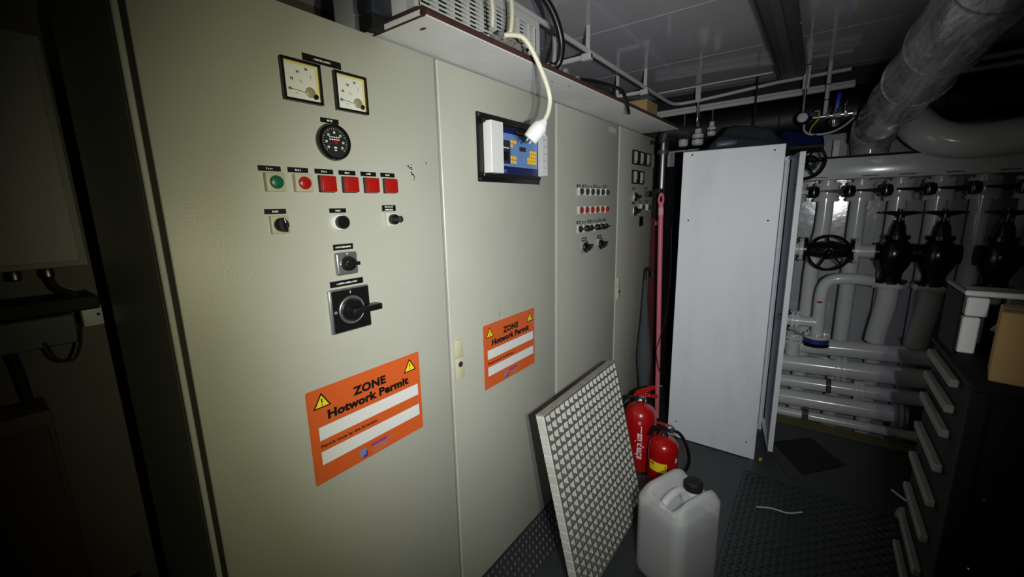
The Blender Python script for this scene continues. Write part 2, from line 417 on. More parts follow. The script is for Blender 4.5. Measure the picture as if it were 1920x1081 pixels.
# door handles
def flip_handle(par, yc, zt, zb):
    h = zt-zb; zs = zb+h*.55
    o = MB().box(0, .010, yc-.021, yc+.021, zs+.001, zt, .003, 2).wbuild('door_handle', HDLB, par)
    MB().box(0, .012, yc-.022, yc+.022, zb, zs, .003, 2).wbuild('handle_plate', HDLB, o)
    MB().lathe([(.011, 0), (.011, .002), (.009, .003)], (.012, yc, zs-.026), (1, 0, 0), 20).wbuild('lock', DARKG, o)
    return o
MB().prism([(.0001, 1.330, 1.158), (.0001, 1.342, 1.160), (.0001, 1.340, 1.170), (.0001, 1.346, 1.178), (.0001, 1.337, 1.174)], (.0003, 0, 0)).wbuild('ink_smudge', mat('smudge_ink', (140, 138, 160), .6), C2)
flip_handle(C2, 1.076, 1.125, .971)
flip_handle(C4, 2.628, 1.126, .98)

# --- controller on second cabinet
o = MB().box(0, .006, 1.225, 1.655, 1.703, 1.952, .004, 2)
o.box(.006, .020, 1.243, 1.640, 1.915, 1.927, .002).box(.006, .020, 1.243, 1.640, 1.722, 1.734, .002)
CT = o.wbuild('controller', BLACK, C2)
MB().box(.006, .046, 1.258, 1.332, 1.735, 1.922, .002).wbuild('white_side_cover', PLASW, CT)
MB().box(.006, .018, 1.332, 1.615, 1.737, 1.914, .001).wbuild('keypad_panel', SCREEN, CT)
MB().box(.018, .0186, 1.332, 1.615, 1.893, 1.914).box(.018, .0186, 1.332, 1.615, 1.737, 1.767).wbuild('navy_bands', NAVY, CT)
MB().box(.018, .024, 1.338, 1.408, 1.776, 1.866, .003).wbuild('printer', DARKG, CT)
MB().box(.024, .0246, 1.342, 1.398, 1.834, 1.838).wbuild('printer_slot', WHITE, CT)
MB().box(.0241, .027, 1.350, 1.392, 1.788, 1.822, .002).wbuild('printer_door', BLACK, CT)
MB().box(.018, .020, 1.474, 1.522, 1.832, 1.850, .001).wbuild('display_window', DARKG, CT)
kp = [(1.422+i*.022, 1.864-j*.016) for j in range(2) for i in range(2) if not (i and j)] + [(1.422+i*.022, 1.802-j*.016) for j in range(2) for i in range(2)]
kp += [(1.542+i*.0175, 1.834-j*.0145) for j in range(4) for i in range(4) if (i > 0 or j > 1)]
for (y, z) in kp:
    k = MB().box(.018, .021, y-.0085, y+.0085, z-.0068, z+.0068, .002).wbuild('key', KEYY, CT)
text_geo(MB(), 'NAUTIC', .015, lambda x, y, z: (.0187+z, 1.462+x*1.05, 1.898+y), .0003, .0003).wbuild('lettering', KEYY, CT)
b = MB()
for i in range(5): b.box(.0187, .0190, 1.352+i*.007, 1.357+i*.007, 1.749, 1.753)
b.box(.0187, .0190, 1.352, 1.386, 1.743, 1.745)
for i in range(3): b.box(.0181, .0184, 1.487+i*.019, 1.490+i*.019, 1.786, 1.798)
b.wbuild('fine_print', LBLUE, CT)
cv = MB()
cv.box(.018, .046, 1.620, 1.623, 1.737, 1.912).box(.020, .046, 1.652, 1.655, 1.737, 1.912).box(.018, .050, 1.623, 1.652, 1.737, 1.742)
for z in (1.77, 1.80, 1.83, 1.86, 1.89): cv.box(.046, .048, 1.626, 1.650, z, z+.004)
cv.wbuild('clear_cover_hinge', LIGHTG, CT)
for y, z in ((1.235, 1.941), (1.645, 1.941), (1.236, 1.713), (1.645, 1.713)):
    MB().lathe([(.005, 0), (.005, .002), (.003, .003)], (.006, y, z), (1, 0, 0), 12).wbuild('screw', CHROME, CT)

# --- third cabinet
for k in range(6):
    yc = 2.050+k*.0675
    tagplate(C3, yc-.027, yc+.020, 1.700+.001*k, 1.715+(-.004 if k in (2, 4) else .001*k), 1, .5)
    push_button(C3, yc, 1.679, .043, DARKG, CABEDGE, .016, .016)
    push_button(C3, yc, 1.581, .043, REDL, CABEDGE, .016, .016)
    tagplate(C3, yc-.026, yc+.022, 1.509, 1.524+(-.004 if k in (1, 3) else 0), 1, .5)
    rotary(C3, yc, 1.481, .044, CABEDGE, .0165, math.radians((0, 90, 0, 90, 90, 0)[k]), .024)
for yc, zc in ((2.118, 1.377), (2.320, 1.377)):
    tagplate(C3, yc-.028, yc+.028, 1.412, 1.430, 1, .6)
    rotary(C3, yc, zc, .068, SILV, .027, math.radians(25), .036)
MB().box(0, .0006, 2.43, 2.53, 2.028, 2.058).wbuild('bare_label_patch', CABEDGE, C3)

# --- fourth cabinet
for y0, y1, z0, z1 in ((2.812, 2.908, 1.870, 1.963), (2.934, 3.028, 1.872, 1.963), (3.066, 3.160, 1.874, 1.963), (2.815, 2.912, 1.743, 1.834), (2.940, 3.036, 1.743, 1.832)):
    meter(C4, y0, y1, z0, z1, False)
for yc, zc, w in ((2.885, 1.655, .062), (2.890, 1.560, .066)): rotary(C4, yc, zc, w, SILV, .026, math.radians(20), .034)
o = MB().box(0, .03, 3.09, 3.165, 1.655, 1.70, .002).wbuild('relay_module', DARKG, C4)
MB().box(.03, .033, 3.10, 3.155, 1.665, 1.69).wbuild('module_window', BLACK, o)
for yc in (3.01, 3.145): push_button(C4, yc, 1.582, .046, DARKG, CABEDGE, .018, .02)
for yc, zc in ((2.865, 1.712), (3.12, 1.722), (2.868, 1.615), (3.0, 1.622), (3.13, 1.622)): tagplate(C4, yc-.025, yc+.025, zc-.008, zc+.008, 1, .5)
MB().box(0, .004, 2.998, 3.075, 1.448, 1.518, .001).wbuild('black_window', BLACK, C4)
MB().box(0, .002, 3.17, 3.255, 2.035, 2.062).wbuild('corner_tag', TAG, C4)

# --- hot work permit signs
def permit(y0, z0, label, k=1.0, kw=1.0):
    s = thing('permit_sign', (.0006, y0, z0), label, 'sign', 'orange hot work permit signs')
    X = .0008
    def P(u, v, d=0): return (X+.0012+d, y0+u*kw, z0+v*k)
    W, H = .389, .276; r = .004
    pts = [P(r, 0), P(W-r, 0), P(W, r), P(W, H-r), P(W-r, H), P(r, H), P(0, H-r), P(0, r)]
    MB().prism([(p[0]-.0012, p[1], p[2]) for p in pts], (.0012, 0, 0)).wbuild('sheet', ORANGE, s)
    for v in (.126, .053):
        MB().prism([P(.025, v), P(.376, v), P(.376, v+.039), P(.025, v+.039)], (.0004, 0, 0)).wbuild('white_field', WHITE, s)
    f = lambda ox, oy, sx=1: (lambda x, y, z: P(ox+x*sx, oy+y, .0004+z))
    t = MB()
    text_geo(t, 'ZONE', .0345, f(.195, .216, 1.12), .0003, .0017, 'CENTER', 1.08); t.wbuild('zone_heading', INK, s); t = MB()
    text_geo(t, 'Hotwork Permit', .0345, f(.195, .181, 1.17), .0003, .0017, 'CENTER', 1.04); t.wbuild('permit_heading', INK, s); t = MB()
    text_geo(t, 'Permit issue by the foreman:', .0135, f(.026, .103, 1.12), .0003, .0003, 'LEFT', 1.04)
    t.wbuild('small_lettering', INK, s)
    for cx in (.042, .348):
        a = [(cx, .263), (cx-.026, .219), (cx+.026, .219)]; b = [(cx, .2555), (cx-.0195, .2228), (cx+.0195, .2228)]
        tr = MB().prism([P(*q, .0001) for q in a], (.0003, 0, 0)).wbuild('warning_triangle', INK, s)
        MB().prism([P(*q, .0004) for q in b], (.0003, 0, 0)).wbuild('triangle_field', YEL, tr)
        MB().prism([P(cx-.0022, .2455, .0007), P(cx-.0012, .2325, .0007), P(cx+.0012, .2325, .0007), P(cx+.0022, .2455, .0007)], (.0003, 0, 0)).prism([P(cx+math.cos(q*.785)*.0022, .2278+math.sin(q*.785)*.0022, .0007) for q in range(8)], (.0003, 0, 0)).wbuild('exclamation_mark', INK, tr)
    lg = MB().prism([P(.139, .016), P(.163, .016), P(.163, .036), P(.144, .038), P(.139, .031)], (.0004, 0, 0)).wbuild('logo', LBLUE, s)
    MB().prism([P(.150, .008, .0004), P(.166, .008, .0004), P(.166, .027, .0004), P(.160, .027, .0004), P(.160, .015, .0004), P(.150, .015, .0004)], (.0003, 0, 0)).wbuild('logo_corner', PURPLE, lg)
    t = MB(); text_geo(t, 'HOLLAND', .0125, f(.178, .031, 1.02), .0003, .0004, 'LEFT', 1.0); t.wbuild('company_lettering', PURPLE, s)
    b = MB()
    for v, u0, u1 in ((.0245, .186, .262), (.0165, .186, .240), (.009, .186, .232)):
        u = u0
        while u < u1: b.prism([P(u, v), P(u+.006, v), P(u+.006, v+.0045), P(u, v+.0045)], (.0003, 0, 0)); u += .0075
    b.wbuild('faded_print', mat('faded_print', (176, 116, 110), .5), s)
    return s
permit(.497, .860, 'large orange hot work permit sign on the nearest cabinet door')
permit(1.225, .862, 'orange hot work permit sign on the door below the blue controller', 1.0, .965)
def smudge(): pass
# remove unused stub
del smudge
# ------------------------------------------------------------------ board on top of the cabinets and what lies on it
bd = thing('top_shelf_board', (-.1, 1.9, ZT+.001), 'long painted board overhanging the cabinet tops with a brown rim', 'shelf')
def fx(y): return .196+(y-.82)*.02
Y0, Y1 = .82, 3.0; zb, zt = ZT+.001, ZT+.016
MB().prism([(-.48, Y0, zb), (fx(Y0), Y0, zb), (fx(Y1), Y1, zb), (-.48, Y1, zb)], (0, 0, zt-zb)).wbuild('panel', UNDER, bd)
MB().tube([(fx(Y0)-.009, Y0-.002, zb+.0125), (fx(Y1)-.009, Y1+.002, zb+.0125)], .0125, 12, smooth=False).wbuild('brown_front_edging', BROWN, bd)
for z0, z1, M_, nm, ou in ((.001, .005, BROWN, 'brown_end_edging', .003), (.005, .020, UNDER, 'pale_end_edging', .001), (.020, .026, BROWN, 'brown_end_edging', .003)):
    MB().box(-.48, fx(Y0)-.012, Y0-ou, Y0+.006, zb+z0, zb+z1).wbuild(nm, M_, bd)
sp = MB(); sp.prism([(.13+math.cos(q*.785)*.012, .868+math.sin(q*.785)*.006, zb-.0006) for q in range(8)], (0, 0, .0006)); sp.wbuild('rust_spot', RUST, bd)
sp = MB()
for (x, y, r) in ((.15, 1.52, .006), (.17, 1.62, .005), (.16, 2.3, .005)): sp.prism([(x+math.cos(q*.785)*r*.5, y+math.sin(q*.785)*r, zb-.0006) for q in range(8)], (0, 0, .0006))
sp.wbuild('scuff_mark', BLACKM, bd)

ZB = zt
# louvred heater
h = thing('fan_heater', (0, 1.18, ZB), 'pale louvred fan heater lying on the board above the controller', 'heater')
hx = .115; hy0, hy1, hz1 = .856, 1.485, ZB+.195
b = MB().box(-.26, hx-.03, hy0, hy1, ZB, hz1, .006, 2)
b.wbuild('casing', LIGHTG, h)
fr = MB().box(hx-.03, hx, hy0, hy1, ZB, ZB+.03, .002).box(hx-.03, hx, hy0, hy1, hz1-.03, hz1, .002)
for y in [hy0+.02] + [hy0+.02+k*.0675 for k in range(1, 9)] + [hy1-.03]:
    fr.box(hx-.03, hx, y-.004, y+.004, ZB+.03, hz1-.03)
fr.box(hx-.03, hx, hy0, hy0+.02, ZB+.03, hz1-.03).box(hx-.03, hx, hy1-.03, hy1, ZB+.03, hz1-.03)
fr.wbuild('front_frame', LIGHTG, h)
MB().box(hx-.032, hx-.028, hy0+.01, hy1-.01, ZB+.02, hz1-.02).wbuild('dark_backing', BLACKM, h)
sm = None
for k in range(11):
    z = ZB+.036+k*.0122
    if sm is None:
        b = MB().box(-.005, .005, -(hy1-hy0)/2+.012, (hy1-hy0)/2-.012, -.0028, .0028); b.xf(Matrix.Rotation(math.radians(30), 4, 'Y')); sm = b.mesh('louvre', LIGHTG)
    place('louvre', sm, h, (hx-.007, (hy0+hy1)/2, z))
MB().box(hx, hx+.004, 1.265, 1.325, ZB+.05, ZB+.145, .002).wbuild('control_panel', HDLB, h)
# dark box left of heater
h = thing('dark_fan_unit', (-.02, .79, ZB), 'dark plastic fan housing with a round disc at the board\'s left end', 'fan')
MB().box(-.0, .04, .775, .845, ZB+.002+.02, ZB+.16, .008, 2).wbuild('housing', DARKG, h)
MB().lathe([(.024, 0), (.024, .006), (.016, .010)], (.04, .806, ZT+.10), (1, 0, 0), 24).wbuild('round_disc', TAN, h)
MB().box(.0, .03, .780, .838, ZT+.002, ZB+.022).wbuild('foot', BLACKM, h)
# cables
tag(MB().tube([(.10, 1.02, 2.44), (.19, 1.045, 2.30), (.215, 1.065, 2.20), (.20, 1.085, 2.145), (.19, 1.10, ZB+.045)], .0055, 8).wbuild('cream_cable', CREAM), 'cream cable looping down over the heater grille on its left side', 'cable')
tag(MB().tube([(.13, 1.10, 2.44), (.18, 1.14, 2.36), (.205, 1.175, 2.25), (.20, 1.18, 2.16), (.185, 1.165, ZB+.04)], .0065, 8).wbuild('cream_cable', CREAM), 'thicker cream cable looping over the right of the heater grille', 'cable')
lead = thing('plug_lead', (.215, 1.16, ZB), 'white mains lead with plug dangling in front of the blue controller', 'plug')
MB().tube([(.14, 1.10, ZB+.028), (.17, 1.14, ZB+.032), (.205, 1.165, ZB+.037), (.245, 1.195, ZB+.022), (.268, 1.25, 2.045), (.272, 1.296, 1.975), (.272, 1.290, 1.925), (.27, 1.262, 1.884)], .0076, 10).wbuild('cord', CREAM, lead)
dr = Vector((-.045, -.030, -.062)).normalized()
pl = MB().lathe([(.010, -.006), (.0135, .0), (.0165, .006), (.0255, .018), (.0275, .045), (.0255, .066), (.0245, .072), (.016, .072)], (.27, 1.262, 1.884), dr, 20)
pl.wbuild('plug_body', PLASW, lead)
sd = dr.cross(Vector((1, 0, 0))).normalized(); e = Vector((.27, 1.262, 1.884))+dr*.071
for s_ in (-1, 1): MB().cyl(e+sd*s_*.0095, e+sd*s_*.0095+dr*.012, .0019, 10).wbuild('plug_pin', STEEL, lead)
MB().box(-.005, .005, -.004, .004, -.014, .014, .001, mtx=Matrix.Translation(Vector((.27, 1.262, 1.884))+dr*.02+sd*-.026)).wbuild('earth_clip', PLASW, lead)
tag(MB().tube([(.02, 1.16, 2.43), (.13, 1.30, 2.40), (.19, 1.42, 2.32), (.205, 1.49, 2.22), (.19, 1.50, 2.14), (.15, 1.49, ZB+.03)], .014, 12).wbuild('black_hose', BLACK), 'black hose arching down around the right end of the heater', 'hose')
tag(MB().tube([(.10, 1.62, ZB+.03), (.17, 1.80, ZB+.045), (.215, 1.93, ZB+.042), (.24, 2.02, ZB+.028), (.247, 2.07, 2.065), (.243, 2.10, 2.045)], .0085, 10).wbuild('black_cable_end', BLACK), 'black cable end hanging over the board rim right of the heater', 'cable')
fz = MB(); rnd = random.Random(5)
for k in range(90):
    y = rnd.uniform(1.09, 1.36) if k < 60 else rnd.uniform(1.48, 1.66); x = rnd.uniform(.11, .19); r = rnd.uniform(.006, .017)
    bmesh.ops.create_icosphere(fz.bm, subdivisions=1, radius=r, matrix=Matrix.Translation((x, y, ZB+.008+rnd.uniform(0, .03))))
tag(fz.wbuild('dust_fluff', FLUFF), 'grey dust fluff gathered along the board rim below the heater', 'dust', kind='stuff')
cb = thing('wooden_block', (.14, 2.56, ZB), 'small tan cardboard carton on the far end of the board', 'box')
cb.name = 'small_carton'; WL['small_carton'] = Vector((.14, 2.56, ZB))
MB().box(.06, .205, 2.47, 2.655, ZB, ZB+.085, .002).wbuild('carton_body', CARD, cb)
MB().box(.10, .15, 2.468, 2.657, ZB+.085, ZB+.0862).wbuild('tape', TAN, cb)

# ------------------------------------------------------------------ ceiling conduits and fixture
def trapeze(y, label):
    t = thing('conduit_hanger', (0, y, HC-.13), label, 'hanger', 'trapeze hangers under the ceiling')
    for x in (-.11, .075): MB().box(x-.010, x+.010, y-.003, y+.003, 2.30, HC-.005, .001).wbuild('drop_strap', CONDUIT, t)
    MB().box(-.12, .095, y-.004, y+.012, 2.298, 2.318, .001).wbuild('cross_arm', CONDUIT, t)
    MB().box(.045, .095, y-.012, y+.016, 2.290, 2.322, .003).wbuild('pipe_clip', CONDUIT, t)
trapeze(1.24, 'white trapeze hanger above the heater, nearest of the three')
trapeze(1.98, 'white trapeze hanger under the ceiling just right of the heater')
trapeze(2.80, 'white trapeze hanger under the ceiling near the small carton')
tag(MB().tube([(.072, .3, 2.334), (.072, 3.30, 2.334), (.080, 3.40, 2.336), (.12, 3.455, 2.340), (.24, 3.47, 2.345), (.74, 3.47, 2.385), (1.12, 3.47, 2.395)], .011, 10, smooth=False).wbuild('ceiling_conduit', CONDUIT), 'white conduit running along the ceiling on trapeze hangers then turning right', 'conduit')
tag(MB().tube([(-.1, 3.56, 2.315), (1.15, 3.56, 2.335)], .013, 10, smooth=False).wbuild('ceiling_conduit', CONDUIT), 'upper of two thick white conduits crossing below the ceiling at the back', 'conduit')
tag(MB().tube([(-.1, 3.53, 2.286), (1.15, 3.53, 2.312)], .015, 10, smooth=False).wbuild('ceiling_conduit', CONDUIT), 'lower glossy white conduit crossing under its twin at the back', 'conduit')
tag(MB().tube([(-.05, 3.30, 2.402), (.72, 3.30, 2.412)], .006, 8, smooth=False).wbuild('thin_ceiling_conduit', CONDUIT), 'thin white conduit clipped close under the ceiling left of the light fixture', 'conduit')
tag(MB().tube([(1.42, 3.56, 2.30), (2.5, 3.56, 2.33)], .014, 10, smooth=False).wbuild('ceiling_conduit', CONDUIT), 'white conduit in the dark right of the wrapped pipe', 'conduit')
tag(MB().tube([(1.42, 3.52, 2.345), (2.5, 3.52, 2.375)], .014, 10, smooth=False).wbuild('ceiling_conduit', CONDUIT), 'higher white conduit in the dark right of the wrapped pipe', 'conduit')
for x, zl, lb in ((.245, 2.17, 'white sprinkler drop hanging beside the small carton'), (2.0, 2.18, 'sprinkler drop hanging in the dark upper right corner')):
    s = thing('sprinkler_drop', (x, 3.47, zl), lb, 'sprinkler', 'sprinkler drops')
    MB().box(x-.018, x+.018, 3.44, 3.455, 2.33, HC-.005, .003).wbuild('bracket', CONDUIT, s)
    MB().cyl((x, 3.47, zl+.05), (x, 3.47, 2.33), .009, 10).wbuild('drop_pipe', STEEL, s)
    MB().lathe([(.008, 0), (.020, .006), (.006, .012), (.012, .03), (.016, .05), (.01, .055)], (x, 3.47, zl), (0, 0, 1), 14).wbuild('sprinkler_head', CHROME, s)
fxr = thing('ceiling_light_fixture', (.82, 2.0, 2.385), 'long unlit grey channel light fixture on the glossy ceiling', 'light')
MB().box(.755, .885, .5, 3.46, 2.40, HC-.005, .004).wbuild('housing', DKMETAL, fxr)
MB().box(.748, .758, .5, 3.46, 2.388, 2.43, .002).wbuild('side_rail', DKMETAL, fxr)
MB().box(.882, .892, .5, 3.46, 2.388, 2.43, .002).wbuild('side_rail', DKMETAL, fxr)
MB().box(.80, .84, .52, 3.44, 2.392, 2.401, .003).wbuild('diffuser_strip', mat('dull_diffuser', (92, 92, 92), .4), fxr)
for y in (.9, 1.7, 2.5, 3.2): MB().lathe([(.005, 0), (.005, .006), (.003, .008)], (.892, y, 2.41), (1, 0, 0), 10).wbuild('side_screw', STEEL, fxr)
b = thing('black_lagged_pipe', (.6, 3.78, 2.06), 'thick black insulated pipe crossing below the ceiling behind the conduits', 'pipe')
MB().cyl((-.6, 3.80, 2.17), (2.58, 3.80, 2.21), .135, 28).wbuild('insulation', INSUL, b)
for x in (.1, .75, 1.6): MB().torus((x, 3.80, 2.17+(x+.6)*.0126), (1, .0, .0126), .136, .004, 32, 6).wbuild('strap', BLACKM, b)

# wrapped duct pipe
wp = thing('wrapped_pipe', (1.42, 1.6, 1.95), 'large plastic-wrapped lagged pipe descending from the upper right', 'pipe')
rr = random.Random(11)
path = [(1.66, -.9, 2.30), (1.50, .55, 2.30), (1.44, 1.3, 2.262), (1.376, 2.089, 2.184), (1.33, 2.8, 2.116), (1.285, 3.42, 2.056)]
P = catmull(path, 8)
MB().tube(P, lambda t: .119+.004*math.sin(t*61)+.003*math.sin(t*23+1), 28, smooth=False).wbuild('wrapped_lagging', WRAP, wp)
for i in (12, 17, 21, 26, 30, 34):
    T = (P[i+1]-P[i-1]).normalized(); T = (T+Vector((rr.uniform(-.3, .3), 0, rr.uniform(-.3, .3)))).normalized()
    MB().torus(P[i], T, .122, .005, 36, 6).wbuild('wrap_fold', WRAP, wp)
MB().tube([(1.285, 3.42, 2.056), (1.277, 3.50, 2.045), (1.272, 3.56, 2.03), (1.27, 3.595, 1.99), (1.27, 3.60, 1.93), (1.27, 3.60, 1.89)], lambda t: .112-.018*t, 26).wbuild('bellows', WRAP, wp)
for k, (y, z, a) in enumerate(((3.50, 2.045, .2), (3.55, 2.02, .6), (3.575, 1.985, .9))):
    MB().torus((1.272, y, z), (0, math.cos(a), -math.sin(a)), .108, .007, 32, 6).wbuild('bellows_ring', WRAP, wp)

# ------------------------------------------------------------------ pipes along the back bulkhead
tk = thing('pipe_trunk', (1.6, 3.78, 1.745), 'pale grey horizontal trunk beam above the row of lever valves', 'trunk')
MB().box(.66, 2.58, 3.63, 3.93, 1.742, 1.882, .008, 2).wbuild('trunk_body', GREYPAINT, tk)
MB().box(.66, 2.58, 3.615, 3.95, 1.884, 1.892, .002).wbuild('trunk_lid', BLACKM, tk)
for x in (1.03, 1.29, 1.47, 1.68, 1.90): MB().box(x-.04, x+.04, 3.626, 3.632, 1.756, 1.762).wbuild('weld_tab', DKMETAL, tk)
for x, y in ((1.10, 3.97), (1.19, 3.97)):
    MB().box(x-.02, x+.02, y-.08, y-.04, 1.892, 2.03, .003).wbuild('trunk_post', GREYPAINT, tk)
gp = MB().tube([(1.41, 3.60, 2.125), (1.435, 3.56, 2.08), (1.47, 3.52, 2.025), (1.53, 3.47, 1.96), (1.63, 3.45, 1.918), (1.75, 3.45, 1.912), (1.9, 3.45, 1.926), (2.2, 3.45, 1.95), (2.58, 3.45, 1.975)], .094, 24)
gp = gp.wbuild('curved_pipe', GREYPAINT); tag(gp, 'thick grey curved pipe emerging right of the wrapped pipe', 'pipe')
bpn = thing('blanket_lagged_duct', (1.95, 3.78, 2.0), 'pale lagged duct behind the thick curved pipe', 'duct')
MB().cyl((1.64, 3.86, 1.985), (2.58, 3.86, 2.0), .085, 24).wbuild('duct_body', GREYPAINT, bpn)
MB().lathe([(.075, 0), (.10, .02), (.10, .05), (.07, .06), (.07, .10)], (2.05, 3.79, 2.0), (0, -1, .1), 24).wbuild('duct_flange', GREYPAINT, bpn)

def bolts(mb, c, axis, R, n, r=.008, h=.012):
    c = Vector(c); a = Vector(axis).normalized(); u = a.orthogonal().normalized(); v = a.cross(u)
    for k in range(n):
        t = 2*math.pi*(k+.5)/n; p = c+u*R*math.cos(t)+v*R*math.sin(t); mb.lathe([(r, 0), (r, h)], p-a*h/2, a, 6)
VX = [.885, 1.077, 1.262, 1.460, 1.648, 1.842, 2.04]
NM = ['half hidden by the locker door', 'first from the locker door', 'second from the locker door', 'third from the locker door', 'fourth from the locker door', 'fifth from the locker door', 'in the dark at the far right']
for k, x in enumerate(VX):
    y = 3.785
    p = thing('standpipe', (x, y, -.2), 'pale grey vertical pipe under the trunk, '+NM[k], 'pipe', 'vertical pipes under the trunk')
    j = -.035 if k == 1 else 0
    MB().tube([(x, y, 1.745), (x, y, 1.42), (x+j*.5, y, 1.28), (x+j, y, 1.10), (x+j, y, .8), (x+j, y, -.25)], .048, 18).wbuild('pipe', GREYPAINT, p)
    for z in (1.705, 1.60):
        f = MB().lathe([(.078, 0), (.078, .018)], (x, y, z), (0, 0, 1), 24); bolts(f, (x, y, z+.009), (0, 0, 1), .066, 6, .007, .03); f.wbuild('flange', GREYPAINT, p)
    v = thing('lever_valve', (x, y-.1, 1.62), 'black butterfly valve lever on the vertical pipe '+NM[k], 'valve', 'black lever valves')
    MB().lathe([(.072, 0), (.076, .02), (.076, .06), (.072, .085)], (x, y, 1.619), (0, 0, 1), 24).wbuild('valve_body', GREYPAINT, v)
    MB().cyl((x+.075, y-.02, 1.66), (x+.12, 3.62, 1.662), .018, 14).wbuild('valve_neck', IRON, v)
    MB().lathe([(.012, -.04), (.030, -.032), (.036, 0), (.030, .032), (.012, .04)], (x+.118, 3.61, 1.662), (0, 0, 1), 18).wbuild('lever_hub', IRON, v)
    MB().prism([(x+.115, 3.60, 1.677), (x+.115, 3.60, 1.648), (x-.025, 3.585, 1.661), (x-.035, 3.585, 1.668), (x-.025, 3.585, 1.674)], (0, .014, 0)).wbuild('lever_arm', IRON, v)

def handwheel(par, c, axis, R, r, spokes=6, M=IRON, hub=.022, bent=.0):
    c = Vector(c); a = Vector(axis).normalized(); u = a.orthogonal().normalized(); v = a.cross(u)
    w_ = MB().torus(c, a, R, r, 40, 8).wbuild('handwheel', M, par)
    for k in range(spokes):
        t = 2*math.pi*k/spokes+.3; d = u*math.cos(t)+v*math.sin(t)
        MB().cyl(c-a*bent, c+d*R, r*.75, 8).wbuild('spoke', M, w_)
    MB().lathe([(hub, -.014), (hub, .010), (hub*.6, .014), (hub*.6, .024), (hub*.2, .028)], c-a*bent, a, 16).wbuild('wheel_hub', M, w_)
    return w_
# horizontal valve with handwheel facing the room
v = thing('gate_valve', (1.125, 3.65, 1.1), 'black gate valve with its handwheel facing the camera beside the locker', 'valve', 'black gate valves')
MB().lathe([(.045, -.14), (.085, -.138), (.085, -.118), (.045, -.115), (.06, -.05), (.068, 0), (.06, .05), (.045, .115), (.085, .118), (.085, .138), (.045, .14)], (1.122, 3.65, 1.265), (1, 0, 0), 24).wbuild('valve_body', IRON, v)
MB().cyl((1.125, 3.62, 1.265), (1.125, 3.53, 1.265), .035, 18, .026).cyl((1.125, 3.53, 1.265), (1.125, 3.44, 1.265), .011, 12).wbuild('stem', IRON, v)
handwheel(v, (1.125, 3.45, 1.265), (0, -1, 0), .112, .0085, 5, bent=.012)
pp = thing('cross_pipe', (1.2, 3.65, 1.2), 'pale flanged pipe stubs either side of the handwheel gate valve', 'pipe')
for x0, x1, xf_ in ((.66, .982, .96), (1.262, 1.42, 1.264)):
    MB().cyl((x0, 3.65, 1.265), (x1, 3.65, 1.265), .045, 18).wbuild('pipe', GREYPAINT, pp)
    f = MB().lathe([(.086, 0), (.086, .02)], (xf_, 3.65, 1.265), (1, 0, 0), 24); bolts(f, (xf_+.01, 3.65, 1.265), (1, 0, 0), .07, 6, .008, .035); f.wbuild('flange', GREYPAINT, pp)
# wheel half hidden behind the locker
v = thing('gate_valve', (.93, 3.32, 1.75), 'black handwheel valve showing above the open locker door', 'valve', 'black gate valves')
handwheel(v, (.945, 3.32, 1.848), (.25, -1, 0), .105, .0085, 6, bent=.012)
MB().cyl((.945, 3.33, 1.848), (.96, 3.42, 1.848), .014, 12).wbuild('stem', IRON, v)
MB().lathe([(.04, 0), (.05, .03), (.05, .1), (.035, .16)], (.96, 3.42, 1.848), (0.1, 1, 0), 20).wbuild('valve_body', IRON, v)
# three upright gate valves
for x, lb, fb in ((1.462, 'upright black gate valve nearest the wheel valve', 'where the elbow pipe joins'), (1.662, 'upright black gate valve, middle of the three', 'below the middle upright valve'), (1.918, 'upright black gate valve in the dark at the right', 'below the rightmost upright valve')):
    y = 3.60
    v = thing('gate_valve', (x, y, 1.07), lb, 'valve', 'black gate valves')
    MB().lathe([(.085, 0), (.085, .018), (.055, .022), (.055, .06), (.082, .12), (.092, .18), (.082, .24), (.055, .275), (.066, .28), (.066, .305), (.045, .31), (.038, .36), (.024, .39)], (x, y, 1.075), (0, 0, 1), 26).wbuild('valve_body', IRON, v)
    MB().cyl((x, y, 1.46), (x, y, 1.545), .011, 12).wbuild('stem', IRON, v)
    for s_ in (-1, 1): MB().cyl((x+.035*s_, y, 1.38), (x+.018*s_, y, 1.475), .008, 8).wbuild('yoke_arm', IRON, v)
    for s_ in (-1, 1): MB().lathe([(.06, 0), (.06, .02)], (x+.077*s_, y, 1.27), (s_, 0, 0), 20).wbuild('side_flange', IRON, v)
    handwheel(v, (x, y-.02, 1.522), (0, 0, 1), .091, .008, 5, bent=.02)
    q = thing('flange_plate', (x, y, 1.03), 'pale flange and pipe stub '+fb, 'flange', 'flange plates under the gate valves')
    f = MB().lathe([(.094, 0), (.098, .006), (.098, .022), (.094, .026)], (x, y, 1.047), (0, 0, 1), 30); bolts(f, (x, y, 1.06), (0, 0, 1), .085, 8, .008, .04); f.wbuild('flange', GREYPAINT, q)
    MB().tube([(x, y, 1.05), (x, y+.01, .92), (x-.015, y+.02, .78), (x-.025, y+.03, .66)], .056, 20).wbuild('pipe_stub', GREYPAINT, q)
